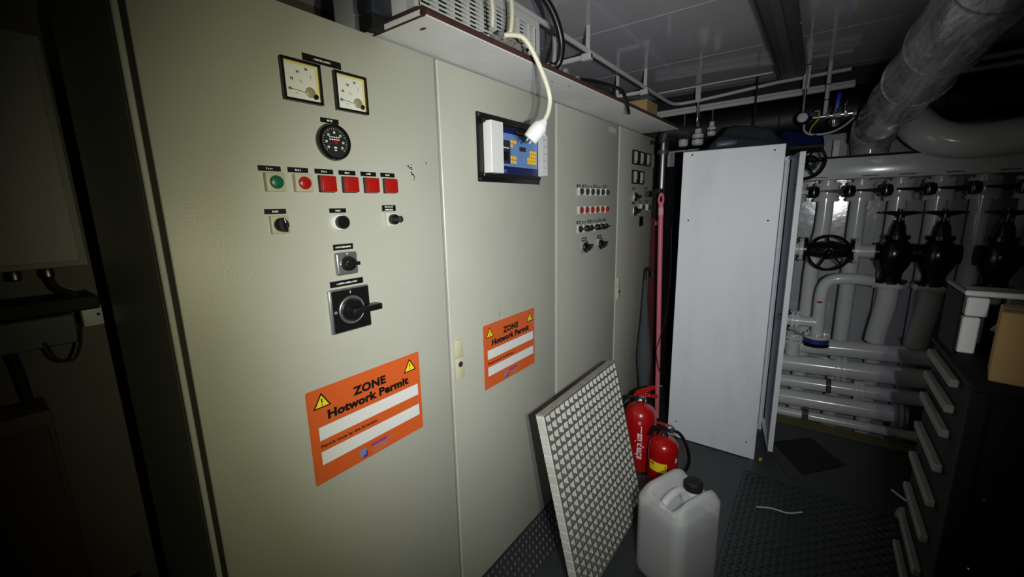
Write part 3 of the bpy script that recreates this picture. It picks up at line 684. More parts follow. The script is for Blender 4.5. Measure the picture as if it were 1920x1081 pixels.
# elbow pipe
e = thing('elbow_pipe', (1.115, 3.5, .62), 'pale elbow pipe rising from a blue gasket flange and bending right', 'pipe')
MB().tube([(1.117, 3.5, .66), (1.115, 3.5, .80), (1.112, 3.5, .95), (1.122, 3.5, 1.03), (1.155, 3.5, 1.075), (1.21, 3.5, 1.092), (1.30, 3.51, 1.094), (1.365, 3.54, 1.085)], .037, 18).wbuild('pipe', GREYPAINT, e)
MB().cyl((1.115, 3.5, .775), (.86, 3.5, .765), .036, 18).wbuild('branch', GREYPAINT, e)
f = MB().lathe([(.075, 0), (.075, .018)], (.985, 3.5, .77), (1, 0, 0), 24).lathe([(.075, 0), (.075, .018)], (.960, 3.5, .77), (1, 0, 0), 24); bolts(f, (.98, 3.5, .77), (1, 0, 0), .06, 6, .008, .06); f.wbuild('branch_flange', GREYPAINT, e)
f = MB().lathe([(.078, 0), (.078, .018)], (1.117, 3.5, .668), (0, 0, 1), 26); bolts(f, (1.117, 3.5, .686), (0, 0, 1), .062, 6, .009, .03); f.wbuild('base_flange', GREYPAINT, e)
MB().lathe([(.074, 0), (.074, .034)], (1.117, 3.5, .634), (0, 0, 1), 26).wbuild('blue_gasket', BLUEG, e)
MB().lathe([(.078, 0), (.078, .016)], (1.117, 3.5, .612), (0, 0, 1), 26).wbuild('lower_flange', IRON, e)
b = MB()
for q in range(10):
    a = -math.pi/2-.5+q*.1
    b.box(-.0005, .0005, -.002, .002, -.002 - .006*(1-abs(q-4.5)/5), .002+.006*(1-abs(q-4.5)/5), mtx=Matrix.Translation((1.112+.0378*math.cos(a), 3.5+.0378*math.sin(a), .925)) @ Matrix.Rotation(a, 4, 'Z'))
b.wbuild('flow_arrow', REDL, e)
# horizontal pipes
HP = [(.555, .058, 'topmost'), (.405, .064, 'second from the top'), (.262, .048, 'middle one'), (.130, .060, 'second lowest')]
for k, (z, r, lb) in enumerate(HP):
    yp = 3.64
    p = thing('bilge_pipe', (1.5, yp, z-r), 'pale grey horizontal pipe near the floor, '+lb+' of the stack', 'pipe', 'horizontal pipes near the floor')
    x1 = 2.5 if k != 3 else 1.66
    sl = .055
    Z = lambda x: z+(x-.95)*sl
    MB().cyl((.66, yp, Z(.66)), (x1, yp, Z(x1)), r, 22).wbuild('pipe', GREYPAINT, p)
    fl_ = {0: [], 1: [1.255, 1.285], 2: [1.372, 1.395], 3: [1.585, 1.612]}[k]
    for x in fl_:
        f = MB().lathe([(r+.024, 0), (r+.024, .022)], (x, yp, Z(x)), (1, 0, sl), 26); bolts(f, (x+.011, yp, Z(x)), (1, 0, sl), r+.012, 8, .006, .034); f.wbuild('flange', GREYPAINT, p)
    if k in (2,): MB().lathe([(r+.006, 0), (r+.006, .03)], (1.21, yp, Z(1.21)), (1, 0, sl), 20).box(1.21, 1.24, yp-r-.02, yp-r, Z(1.2)-.02, Z(1.2)+.02, .003).wbuild('pipe_clamp', DKMETAL, p)
p = thing('thin_bilge_pipe', (1.5, 3.61, -.03), 'thin pale pipe lowest in the stack just above the floor edge', 'pipe')
MB().cyl((.66, 3.62, .004), (2.5, 3.62, .075), .034, 18).wbuild('pipe', GREYPAINT, p)
MB().lathe([(.039, 0), (.039, .04)], (1.09, 3.62, .03), (1, 0, .05), 18).box(1.09, 1.13, 3.575, 3.60, -.01, .045, .004).wbuild('pipe_clamp', DKMETAL, p)
f = thing('valve_flange', (.985, 3.56, .5), 'pale flanged joint with bolts low behind the locker door', 'flange')
b = MB().lathe([(.045, 0), (.045, .16)], (.985, 3.56, .50), (0, 0, 1), 18).wbuild('pipe_stub', GREYPAINT, f)
b = MB().lathe([(.075, 0), (.075, .018)], (.985, 3.56, .60), (0, 0, 1), 22).lathe([(.075, 0), (.075, .018)], (.985, 3.56, .63), (0, 0, 1), 22); bolts(b, (.985, 3.56, .624), (0, 0, 1), .06, 6, .008, .07); b.wbuild('flange', GREYPAINT, f)

# ------------------------------------------------------------------ behind and beside the locker
s = thing('stack_pipe', (.03, 3.42, 1.0), 'grey metal drain pipe with a top elbow at the cabinet row\'s end', 'pipe')
MB().cyl((.02, 3.42, 1.60), (.02, 3.42, 2.08), .036, 20).wbuild('pipe', STEEL, s)
MB().tube([(.02, 3.42, 2.06), (.02, 3.42, 2.10), (.035, 3.42, 2.135), (.08, 3.42, 2.142), (.15, 3.42, 2.13), (.20, 3.42, 2.12)], .042, 18).wbuild('elbow', mat('dark_elbow', (46, 46, 48), .5), s)
MB().lathe([(.044, 0), (.044, .03)], (.02, 3.42, 1.98), (0, 0, 1), 20).wbuild('collar', DKMETAL, s)
MB().cyl((.02, 3.42, 0), (.02, 3.42, 1.60), .03, 16).wbuild('lower_pipe', BLACKM, s)
for i, (x, z, r, h, lb) in enumerate(((.13, 2.10, .036, .12, 'pale grey canister above the locker\'s left corner, leftmost'), (.235, 2.09, .042, .10, 'squat pale canister above the locker\'s left corner, middle'), (.33, 2.14, .030, .08, 'small pale canister hanging above the locker, right of the other two'))):
    c = thing('grey_canister', (x, 3.56, z-h/2), lb, 'canister', 'grey canisters behind the locker')
    MB().lathe([(r*.7, -h/2), (r, -h/2+.01), (r, h/2-.02), (r*.6, h/2-.01), (r*.6, h/2+.02)], (x, 3.56, z), (0, 0, 1), 18).wbuild('canister_body', LIGHTG, c)
    MB().cyl((x, 3.56, z+h/2), (x, 3.56, 2.29), .006, 8).wbuild('hanger_rod', DKMETAL, c)
    MB().lathe([(r*1.08, 0), (r*1.08, .012)], (x, 3.56, z-.01), (0, 0, 1), 18).wbuild('band', DKMETAL, c)
r_ = thing('red_board', (.06, 3.36, .3), 'dark red upright panel in the gap behind the pink pole', 'panel')
MB().box(-.03, .045, 3.345, 3.37, .0, 1.50, .004).wbuild('panel', mat('dark_red', (84, 16, 24), .5, var=.1), r_)
MB().box(.01, .055, 3.335, 3.346, 1.44, 1.475, .002).wbuild('white_catch', WHITE, r_)
b = thing('black_valve_bank', (.03, 3.33, 1.5), 'black fitting with small shiny knobs at the cabinet row\'s end', 'valve')
MB().box(-.02, .06, 3.30, 3.34, 1.50, 1.72, .008, 2).wbuild('block', BLACKM, b)
for k in range(4): MB().lathe([(.006, 0), (.010, .006), (.008, .014)], (.05, 3.30, 1.53+k*.042), (.3, -1, 0), 12).wbuild('knob', CHROME, b)
ek = thing('added_black_box', (.1, 3.8, 0), 'added black box that darkens the gap behind the pink pole', 'cabinet')  # added black box hiding the lit back wall in the gap
MB().box(-.45, .62, 3.62, 3.66, 0, 1.90, .004).wbuild('door', CABK, ek)
MB().box(-.45, .62, 3.66, 4.0, 0, 1.90, .004).wbuild('body', CABK, ek)
MB().box(.30, .315, 3.605, 3.62, 1.0, 1.12, .003).wbuild('handle', BLACK, ek)
po = thing('squeegee_pole', (.19, 2.98, .0), 'pink plastic mop pole standing in the gap beside the white locker', 'pole')
PB, PT = Vector((.205, 2.97, .02)), Vector((.150, 3.0, 1.60))
MB().cyl(PB, PT, .0165, 16).wbuild('shaft', PINK, po)
tt = PT-(PT-PB).normalized()*.0
MB().lathe([(.0185, 0), (.0185, .05)], PB.lerp(PT, .955), PT-PB, 16).wbuild('grip_collar', mat('pale_pink', (220, 160, 165), .5), po)
# eyelet end
A = PT; hh = .085; ed = MB()
n = 20; pts_o = []; pts_i = []
for k in range(n):
    t = 2*math.pi*k/n; pts_o.append((math.cos(t)*.020, math.sin(t)*.046)); pts_i.append((math.cos(t)*.009, math.sin(t)*.028))
Vs = []; Fs = []
for d in (-.007, .007):
    for (px, pz) in pts_o: Vs.append((A.x+px, A.y+d, A.z+.035+pz))
    for (px, pz) in pts_i: Vs.append((A.x+px, A.y+d, A.z+.035+pz))
for k in range(n):
    j = (k+1) % n; o_, i_, O, I = 0, n, 2*n, 3*n
    Fs += [(o_+k, o_+j, i_+j, i_+k), (O+k, I+k, I+j, O+j), (o_+k, O+k, O+j, o_+j), (i_+k, i_+j, I+j, I+k)]
ed.raw(Vs, Fs).wbuild('eyelet', PINK, po)
u = thing('folded_umbrella', (.135, 2.98, .0), 'dark furled umbrella leaning against the cabinet beside the pink pole', 'umbrella')
MB().lathe([(.004, 0), (.02, .06), (.055, .45), (.05, .55), (.03, .75), (.014, .95), (.010, 1.05)], (.12, 2.92, .02), (-.05, .06, 1), 14).wbuild('furled_canopy', TARPK, u)
MB().tube([(.07, 2.985, 1.05), (.066, 2.99, 1.12), (.085, 2.985, 1.15), (.115, 2.98, 1.13), (.12, 2.975, 1.09)], .009, 10).wbuild('crook_handle', BLACK, u)
k_ = MB().tube([(.235, 2.98, 1.45), (.25, 2.96, 1.1), (.235, 2.95, .8), (.20, 2.93, .62), (.19, 2.92, .55), (.22, 2.92, .42), (.25, 2.93, .4)], .0035, 6)
tag(k_.wbuild('thin_black_cord', BLACKM), 'thin dark cord hanging in front of the pink pole', 'cord')

# ------------------------------------------------------------------ tall locker with its door ajar
lk = thing('tall_locker', (.6, 3.02, 0), 'tall white metal locker with its door ajar beside the pipe wall', 'locker')
LX0, LX1, LY0, LY1, LZ = .331, .866, 2.80, 3.25, 1.915
MB().box(LX0, LX1, LY0, LY0+.018, .004, LZ, .002).wbuild('side_panel', LOCKER, lk)
MB().box(LX0, LX1, LY1-.018, LY1, .004, LZ-.03, .002).wbuild('side_panel', LOCKER, lk)
MB().box(LX0, LX0+.012, LY0+.018, LY1-.018, .004, LZ-.03).wbuild('back_panel', LOCKER, lk)
MB().box(LX0, LX1-.03, LY0+.018, LY1-.018, LZ-.06, LZ-.04).wbuild('top_panel', LOCKER, lk)
MB().box(LX0, LX1-.03, LY0+.018, LY1-.018, .05, .07).wbuild('bottom_panel', LOCKER, lk)
MB().box(LX1-.022, LX1-.004, LY1-.06, LY1-.018, .05, LZ-.06, .002).wbuild('jamb', LOCKER, lk)
for (x, z) in ((.384, 1.895), (.815, 1.885), (.384, 1.50), (.815, 1.50), (.384, .12), (.815, .11)):
    MB().lathe([(.005, 0), (.005, .0008)], (x, LY0+.0002, z), (0, -1, 0), 10).wbuild('screw_hole', BLACKM, lk)
hin = Vector((.874, 3.245, 0)); fre = Vector((.955, 2.81, 0)); dd = (fre-hin); dw = dd.length; ang = math.atan2(dd.y, dd.x)
mt = Matrix.Translation(hin) @ Matrix.Rotation(ang, 4, 'Z')
dz0, dz1 = .085, 1.868
dr_ = MB().box(0, dw, 0, .004, dz0, dz1, mtx=mt).wbuild('door', LOCKER, lk)   # local +y is outward
MB().box(dw-.004, dw, -.022, 0, dz0, dz1, mtx=mt).box(dw-.030, dw-.004, -.022, -.018, dz0+.0, dz1, mtx=mt).wbuild('door_lip', LOCKER, dr_)
MB().box(0, dw, -.022, 0, dz1-.004, dz1, mtx=mt).box(0, dw, -.022, 0, dz0, dz0+.004, mtx=mt).wbuild('door_rail', LOCKER, dr_)
MB().box(dw-.055, dw-.038, -.034, 0, .92, .955, .002, mtx=mt).wbuild('latch_block', BLACK, dr_)
MB().box(dw-.040, dw-.012, -.036, -.026, .927, .947, .002, mtx=mt).wbuild('latch_tongue', CHROME, dr_)
MB().box(dw*.5-.03, dw*.5+.02, -.0008, 0, 1.70, 1.705, mtx=mt).box(dw*.5-.01, dw*.5, -.0008, 0, 1.66, 1.675, mtx=mt).wbuild('vent_slot', BLACKM, dr_)

# cloth and tarp on the locker
def cloth(x0, x1, y0, y1, z0, hgt, seed, M, name, label, cat):
    r = random.Random(seed); nx, ny = 30, 18; V = []; F = []
    ph = [(r.uniform(2, 7), r.uniform(2, 9), r.uniform(0, 6), r.uniform(.08, .2)) for _ in range(5)]+[(r.uniform(2, 6), r.uniform(22, 34), r.uniform(0, 6), .17) for _ in range(3)]
    for j in range(ny+1):
        for i in range(nx+1):
            u_, v_ = i/nx, j/ny
            e_ = (min(1, 5*min(u_, 1-u_)))**.5*(min(1, 4*min(v_, 1-v_)))**.5
            hz = .62+sum(a*math.sin(fx_*u_+fy_*v_*.7+p_) for fx_, fy_, p_, a in ph)*.42
            V.append((x0+(x1-x0)*u_+.012*math.sin(9*v_+seed), y0+(y1-y0)*v_+.012*math.sin(11*u_+seed), z0+max(.004, hgt*e_*max(.15, hz))))
    for j in range(ny):
        for i in range(nx):
            a = j*(nx+1)+i; F.append((a, a+1, a+nx+2, a+nx+1))
    n = len(V); 
    b_ = MB().raw(V, F)
    bmesh.ops.solidify(b_.bm, geom=b_.bm.faces[:], thickness=.004)
    return tag(b_.wbuild(name, M, angle=80), label, cat)
cloth(.44, .86, 2.84, 3.22, LZ-.038, .22, 3, TARPK, 'dark_cloth_bundle', 'crumpled dark cloth bundle on top of the white locker', 'cloth')
cloth(.78, 1.02, 3.27, 3.52, 1.95, .16, 8, TARPB, 'blue_tarp', 'folded blue tarpaulin behind the locker top near the blue handled valve', 'tarpaulin')
q = thing('tarp_shelf', (.8, 3.4, 1.93), 'dark ledge behind the locker carrying the blue tarpaulin', 'shelf')
MB().box(.35, 1.03, 3.27, 3.60, 1.925, 1.947, .003).wbuild('ledge', BLACKM, q)
tag(MB().lathe([(.003, 0), (.018, .006), (.022, .02), (.021, .09), (.014, .11), (.009, .12), (.009, .14)], (.50, 2.86, 1.945), (.96, .2, .08), 16).wbuild('grey_bottle', mat('bottle_grey', (80, 90, 108), .4)), 'small blue-grey bottle lying at the cloth bundle\'s left end', 'bottle')
# instrument cluster
v = thing('gauge_transmitter', (.905, 3.36, 2.07), 'dark blue round transmitter with grey cap hanging from a white tube', 'instrument')
MB().cyl((.9, 3.40, 2.16), (.9, 3.40, HC-.005), .010, 12).wbuild('hanging_tube', STEEL, v)
MB().box(.882, .918, 3.392, 3.398, 2.30, 2.44, .003).wbuild('tube_bracket', CONDUIT, v)
MB().lathe([(.03, 0), (.040, .01), (.040, .06), (.03, .075)], (.903, 3.41, 2.12), (0, -1, 0), 22).wbuild('housing', mat('navy_housing', (22, 28, 62), .45), v)
MB().lathe([(.028, 0), (.028, .012), (.02, .016)], (.903, 3.337, 2.12), (0, -1, 0), 20).wbuild('grey_cap', LIGHTG, v)
v = thing('blue_ball_valve', (1.07, 3.36, 2.05), 'chrome ball valve assembly with an upright blue lever', 'valve')
MB().cyl((.955, 3.36, 2.115), (1.16, 3.36, 2.118), .011, 14).wbuild('chrome_tube', CHROME, v)
b = MB()
for x, r in ((1.02, .018), (1.055, .024), (1.075, .024), (1.11, .018), (1.15, .016)): b.lathe([(r, 0), (r, .02)], (x, 3.36, 2.117), (1, 0, 0), 6)
b.wbuild('hex_fittings', CHROME, v)
MB().lathe([(.012, 0), (.03, .01), (.034, .03), (.02, .05), (.012, .06)], (1.066, 3.36, 2.055), (0, 0, 1), 18).wbuild('chrome_bowl', CHROME, v)
MB().cyl((1.07, 3.36, 2.12), (1.07, 3.36, 2.155), .010, 12).wbuild('stem', CHROME, v)
MB().box(1.060, 1.082, 3.352, 3.366, 2.15, 2.245, .005, 2, mtx=Matrix.Translation((1.07, 3.36, 2.15)) @ Matrix.Rotation(.06, 4, 'Y') @ Matrix.Translation((-1.07, -3.36, -2.15))).wbuild('blue_lever', BLUEP, v)
MB().cyl((1.115, 3.36, 2.13), (1.115, 3.36, 2.17), .006, 10).lathe([(.014, 0), (.014, .008)], (1.115, 3.36, 2.168), (0, 0, 1), 12).cyl((1.118, 3.36, 2.176), (1.122, 3.36, 2.20), .003, 8).wbuild('bleed_screw', CHROME, v)
v = MB().tube([(.915, 3.33, 2.075), (.925, 3.30, 2.03), (.97, 3.29, 2.005), (1.05, 3.30, 2.01), (1.11, 3.33, 2.04), (1.16, 3.36, 2.09)], .006, 8); tag(v.wbuild('white_tubing', CONDUIT), 'thin white tube looping below the blue lever valve', 'tube')
v = MB().tube([(.965, 3.34, 2.15), (.985, 3.33, 2.145), (.985, 3.32, 2.10), (.955, 3.31, 2.05), (.95, 3.30, 2.01)], .004, 8); tag(v.wbuild('earth_wire', YWIRE), 'yellow-green wire beside the blue transmitter', 'wire')
v = thing('ceiling_drop_tube', (1.02, 3.45, 2.14), 'white vertical tube hanging from the ceiling left of the wrapped pipe', 'tube')
MB().cyl((1.015, 3.42, 2.13), (1.015, 3.42, HC-.005), .012, 12).wbuild('tube', CONDUIT, v)
for z in (2.22, 2.31): MB().lathe([(.0135, 0), (.0135, .006)], (1.015, 3.42, z), (0, 0, 1), 12).wbuild('cable_tie', BLACK, v)
s = thing('sprinkler_drop', (.62, 3.45, 2.04), 'dull sprinkler head above the dark cloth bundle', 'sprinkler', 'sprinkler drops')
MB().cyl((.62, 3.45, 2.09), (.62, 3.45, HC-.005), .006, 8).wbuild('drop_pipe', BLACKM, s)
MB().lathe([(.006, 0), (.03, .006), (.006, .012), (.01, .03), (.012, .05)], (.66, 3.40, 2.045), (0, 0, 1), 14).wbuild('sprinkler_head', STEEL, s)
MB().cyl((.62, 3.45, 2.10), (.66, 3.40, 2.09), .006, 8).wbuild('arm', STEEL, s)

# ------------------------------------------------------------------ grating
gr = thing('floor_grating', (.43, 1.64, 0), 'off-white moulded square-mesh grating panel leaning beside the cabinets', 'grating')
GW, GH, GT = .713, .812, .040
Mg = Matrix.Translation((.4305, 1.2873, .002)) @ Matrix.Rotation(-math.atan2(.1818, .7959), 4, 'Y')
# local: y along width, z up the panel, x = 0 front face, -GT back
nb, nr = 18, 20; pw = GW/nb; ph_ = GH/nr
for k in range(nb+1):
    y = k*pw; th = .0032
    if k in (0, nb): y = min(max(y, th), GW-th)
    b = MB().box(-GT, -.0012, y-th, y+th, 0, GH); b.xf(Mg); o = b.wbuild('upright_bar', FIBRE, gr)
    b = MB().box(-.0012, 0, y-th*1.1, y+th*1.1, 0, GH); b.xf(Mg); b.wbuild('worn_face', GRIT, o)
for k in range(nr+1):
    z = k*ph_; th = .0032
    if k in (0, nr): z = min(max(z, th), GH-th)
    b = MB().box(-GT+.0003, -.0014, .001, GW-.001, z-th, z+th); b.xf(Mg); o = b.wbuild('cross_bar', FIBRED, gr)
    b = MB().box(-.0014, .0003, .001, GW-.001, z-th*1.1, z+th*1.1); b.xf(Mg); b.wbuild('worn_face', GRIT, o)
b = MB()
for k in range(nr):
    b.box(-GT, -.004, -.003, .001, k*ph_+.0042, (k+1)*ph_-.0042, .0015)
b.xf(Mg); b.wbuild('edge_stubs', FIBRE, gr)
b = MB().box(-GT, -.002, -.002, GW, GH-.001, GH+.004); b.xf(Mg); b.wbuild('top_edge', mat('grating_top_edge', (150, 146, 136), .8, var=.2, scale=30), gr)

# ------------------------------------------------------------------ extinguishers
def cylmap(cx, cy, R, ang0):
    return lambda a, z, d: (cx+(R+d)*math.cos(ang0+a/R), cy+(R+d)*math.sin(ang0+a/R), z)
EX, EY, ER = .287, 2.335, .093
x1 = thing('fire_extinguisher', (EX, EY, 0), 'taller red fire extinguisher with white simplus lettering behind the grating', 'extinguisher', 'red fire extinguishers')
MB().lathe([(ER*.93, 0), (ER, .012), (ER, .335), (ER*.97, .362), (ER*.82, .392), (ER*.55, .412), (.026, .422), (.022, .44)], (EX, EY, 0.004), (0, 0, 1), 40).wbuild('cylinder', RED, x1)
MB().lathe([(ER*1.01, 0), (ER*1.01, .02)], (EX, EY, .002), (0, 0, 1), 36).wbuild('base_ring', BLACK, x1)
MB().lathe([(.028, 0), (.030, .012), (.024, .02), (.020, .04)], (EX, EY, .435), (0, 0, 1), 20).wbuild('neck_nut', CHROME, x1)
MB().box(EX-.02, EX+.025, EY-.018, EY+.018, .45, .482, .005, 2).wbuild('valve_head', STEEL, x1)
hd = MB().prism([(-.045, 0, -.004), (-.03, 0, .022), (.035, 0, .062), (.082, 0, .082), (.088, 0, .070), (.04, 0, .036), (-.01, 0, -.006)], (0, .026, 0))
hd.xf(Matrix.Translation((EX, EY-.013, .475))); hd.wbuild('squeeze_handle', RED, x1)
hd = MB().prism([(-.02, 0, 0), (.03, 0, .008), (.10, 0, .010), (.10, 0, -.002), (.03, 0, -.008), (-.02, 0, -.012)], (0, .022, 0))
hd.xf(Matrix.Translation((EX, EY-.011, .487))); hd.wbuild('carry_handle', RED, x1)
MB().lathe([(.013, 0), (.013, .008), (.008, .010)], (EX+.02, EY-.02, .468), (.4, -1, 0), 16).wbuild('pressure_gauge', CHROME, x1)
MB().torus((EX+.045, EY-.015, .503), (0, 1, .3), .014, .002, 20, 6).wbuild('safety_pin', CHROME, x1)
MB().tube([(EX-.02, EY, .462), (EX-.07, EY-.02, .455), (EX-.105, EY-.03, .41), (EX-.108, EY-.03, .33), (EX-.106, EY-.02, .12)], .009, 10).wbuild('hose', BLACK, x1)
a0 = math.atan2(-EY+.0, CAM.x-EX)+.0
cm = cylmap(EX, EY, ER, a0)
t = MB(); text_geo(t, 'simplus', .056, lambda x, y, z: cm(.014-y, .105+x, .0004+z), .0003, .0017, 'LEFT', 1.0, .15)
t.wbuild('simplus_lettering', WHITE, x1)
b = MB(); b.raw([cm(.012-.0, .275, .0006), cm(.012-.006, .275, .0006), cm(.012-.006, .322, .0006), cm(.012-.0, .322, .0006)], [(0, 1, 2, 3)])
for q in range(4):
    for (u0, v0) in ((0, .011), (.011, 0), (0, -.011), (-.011, 0)):
        pass
R4 = [(0, .013), (.011, 0), (0, -.013), (-.011, 0)]; r4 = [(0, .0095), (.008, 0), (0, -.0095), (-.008, 0)]
V8 = [cm(-.002+u, .340+v, .0006) for u, v in R4]+[cm(-.002+u, .340+v, .0006) for u, v in r4]
b.raw(V8, [(k, (k+1) % 4, 4+(k+1) % 4, 4+k) for k in range(4)])
b.raw([cm(-.002+u*.35, .340+v*.35, .0006) for u, v in R4], [(0, 1, 2, 3)])
b.wbuild('white_emblem', WHITE, x1)
FX, FY, FR = .468, 2.205, .081
x2 = thing('fire_extinguisher', (FX, FY, 0), 'shorter red fire extinguisher with a yellow label beside the jerrycan', 'extinguisher', 'red fire extinguishers')
MB().lathe([(FR*.93, 0), (FR, .012), (FR, .255), (FR*.97, .278), (FR*.8, .302), (FR*.5, .318), (.024, .325), (.022, .34)], (FX, FY, .004), (0, 0, 1), 40).wbuild('cylinder', RED, x2)
MB().lathe([(FR*1.01, 0), (FR*1.01, .02)], (FX, FY, .002), (0, 0, 1), 36).wbuild('base_ring', BLACK, x2)
MB().lathe([(.024, 0), (.026, .012), (.018, .02), (.018, .045)], (FX, FY, .335), (0, 0, 1), 18).wbuild('neck_nut', CHROME, x2)
MB().box(FX-.022, FX+.022, FY-.016, FY+.016, .36, .39, .004, 2).wbuild('valve_head', CHROME, x2)
hd = MB().prism([(-.07, 0, -.05), (-.045, 0, .0), (.0, 0, .014), (.05, 0, .018), (.05, 0, .008), (.0, 0, .0), (-.03, 0, -.02), (-.05, 0, -.055)], (0, .024, 0))
hd.xf(Matrix.Translation((FX-.01, FY-.04, .385))); hd.wbuild('squeeze_handle', BLACK, x2)
hd = MB().box(-.05, .04, 0, .02, 0, .006, .002); hd.xf(Matrix.Translation((FX, FY-.01, .398))); hd.wbuild('carry_handle', RED, x2)
MB().lathe([(.017, 0), (.017, .010)], (FX+.038, FY-.012, .392), (.3, -1, .1), 20).torus((FX+.041, FY-.023, .393), (.3, -1, .1), .017, .003, 24, 6).wbuild('pressure_gauge', CHROME, x2)
MB().tube([(FX+.02, FY, .375), (FX+.075, FY+.02, .36), (FX+.115, FY+.03, .29), (FX+.13, FY+.04, .20), (FX+.115, FY+.03, .14), (FX+.10, FY+.02, .12), (FX+.088, FY+.0, .05), (FX+.12, FY-.02, .022), (FX+.19, FY-.05, .016)], .009, 10).wbuild('hose', BLACK, x2)
b0 = math.atan2(-FY, CAM.x-FX); c2 = cylmap(FX, FY, FR, b0)
def patch(cmf, u0, u1, z0, z1, d, n=10):
    V = [cmf(u0+(u1-u0)*k/n, z, d) for z in (z0, z1) for k in range(n+1)]
    return MB().raw(V, [(k, k+1, n+2+k, n+1+k) for k in range(n)])
yl = patch(c2, -.080, .022, .150, .205, .0006).wbuild('yellow_label', YEL, x2)
b = patch(c2, -.070, -.046, .188, .197, .0010, 4)
for k in range(4): 
    V = [c2(.010, .196-k*.007, .0010), c2(.017, .196-k*.007, .0010), c2(.017, .192-k*.007, .0010), c2(.010, .192-k*.007, .0010)]
    if k < 3: b.raw(V, [(0, 1, 2, 3)])
for k in range(5): b.raw([c2(-.070, .182-k*.006, .001), c2(-.050, .182-k*.006, .001), c2(-.050, .180-k*.006, .001), c2(-.070, .180-k*.006, .001)], [(0, 1, 2, 3)]) if k < 2 else None
b.wbuild('label_print', mat('label_ink', (90, 84, 20), .6), x2)
patch(c2, .072, .09, .205, .232, .0006, 4).wbuild('white_sticker', WHITE, x2)

# ------------------------------------------------------------------ jerrycan
JC = Vector((.683, 1.672, .005)); JA = math.radians(65)
jc = thing('jerrycan', JC, 'translucent white plastic jerrycan half full of liquid with black cap', 'jerrycan')
shell = bpy.data.materials.new('translucent_plastic'); shell.use_nodes = True; nt = shell.node_tree
bs = nt.nodes['Principled BSDF']; bs.inputs['Base Color'].default_value = (*lin((240, 241, 246)), 1); bs.inputs['Roughness'].default_value = .42
trn = nt.nodes.new('ShaderNodeBsdfTransparent'); tl_ = nt.nodes.new('ShaderNodeBsdfTranslucent'); tl_.inputs[0].default_value = (.8, .8, .8, 1)
m1 = nt.nodes.new('ShaderNodeMixShader'); m1.inputs[0].default_value = .18; m2 = nt.nodes.new('ShaderNodeMixShader'); m2.inputs[0].default_value = .52
nt.links.new(bs.outputs[0], m1.inputs[1]); nt.links.new(tl_.outputs[0], m1.inputs[2]); nt.links.new(m1.outputs[0], m2.inputs[1]); nt.links.new(trn.outputs[0], m2.inputs[2])
nt.links.new(m2.outputs[0], nt.nodes['Material Output'].inputs[0])
HU, HV = .138, .122
def outline(hu, hv, r, n=10):
    pts = []
    for (sx, sy, a) in ((1, 1, 0), (-1, 1, 90), (-1, -1, 180), (1, -1, 270)):
        for k in range(n):
            t = math.radians(a+90*k/(n-1)); pts.append((sx*(hu-r)+r*math.cos(t), sy*(hv-r)+r*math.sin(t)))
    return pts
def sm(a, b, x):
    t = max(0, min(1, (x-a)/(b-a))); return t*t*(3-2*t)
def can(inset, ztop, top=True):
    V = []; F = []; n = 40; rows = []
    O = outline(HU-inset, HV-inset, .05-inset*.5)
    def row(s, z):
        rows.append(len(V))
        for (x, y) in O:
            zz = z(x*s, y*s) if callable(z) else z
            V.append((x*s, y*s, zz))
    row(.90, inset); row(.97, inset+.010); row(1, inset+.03)
    if top:
        def zt(x, y, s):
            rd = .055*(1-math.sqrt(max(0, 1-sm(.55, 1, s)**2)))
            g_ = 1-sm(.026, .078, abs(y+.006))
            dp = .105*g_*sm(-.13, -.07, x)
            return .432-rd-dp-.02*sm(0.02, .13, -x)
        for k in range(1, 8): row(1, .03+(.36-.03)*k/8)
        for s in (1, .985, .96, .92, .87, .81, .74, .66, .57, .48, .38, .28, .18, .08):
            row(s, lambda x, y, s=s: zt(x, y, s)-(0 if s < 1 else .0))
    else:
        row(1, ztop-.002); row(.98, ztop); row(.5, ztop); row(.05, ztop)
    for a, b in zip(rows, rows[1:]):
        for k in range(n): F.append((a+k, a+(k+1) % n, b+(k+1) % n, b+k))
    F.append(tuple(range(rows[0]+n-1, rows[0]-1, -1))); F.append(tuple(range(rows[-1], rows[-1]+n)))
    b = MB().raw(V, F); b.xf(Matrix.Translation(JC) @ Matrix.Rotation(JA, 4, 'Z')); return b
can(0, 0).wbuild('shell', shell, jc, angle=60)
can(.004, .285, False).wbuild('liquid', mat('cloudy_liquid', (58, 64, 74), .3), jc)
JM = Matrix.Translation(JC) @ Matrix.Rotation(JA, 4, 'Z')
b = MB().tube([(-.10, 0, .36), (-.075, 0, .388), (-.03, 0, .405), (.015, 0, .398), (.045, 0, .345)], .016, 12); b.xf(JM); b.wbuild('handle', shell, jc)
b = MB().lathe([(.032, 0), (.032, .03), (.028, .035), (.028, .05)], (.088, 0, .335), (.05, 0, 1), 24); b.xf(JM); b.wbuild('neck', shell, jc)
b = MB().lathe([(.036, 0), (.037, .004), (.036, .034), (.032, .040), (.01, .041)], (.090, 0, .378), (.05, 0, 1), 24)
for k in range(24):
    t_ = 2*math.pi*k/24; b.box(-.002, .002, -.0015, .0015, .004, .032, mtx=Matrix.Translation((.0905+.037*math.cos(t_), .037*math.sin(t_), .378)))
b.xf(JM); b.wbuild('cap', BLACKM, jc)

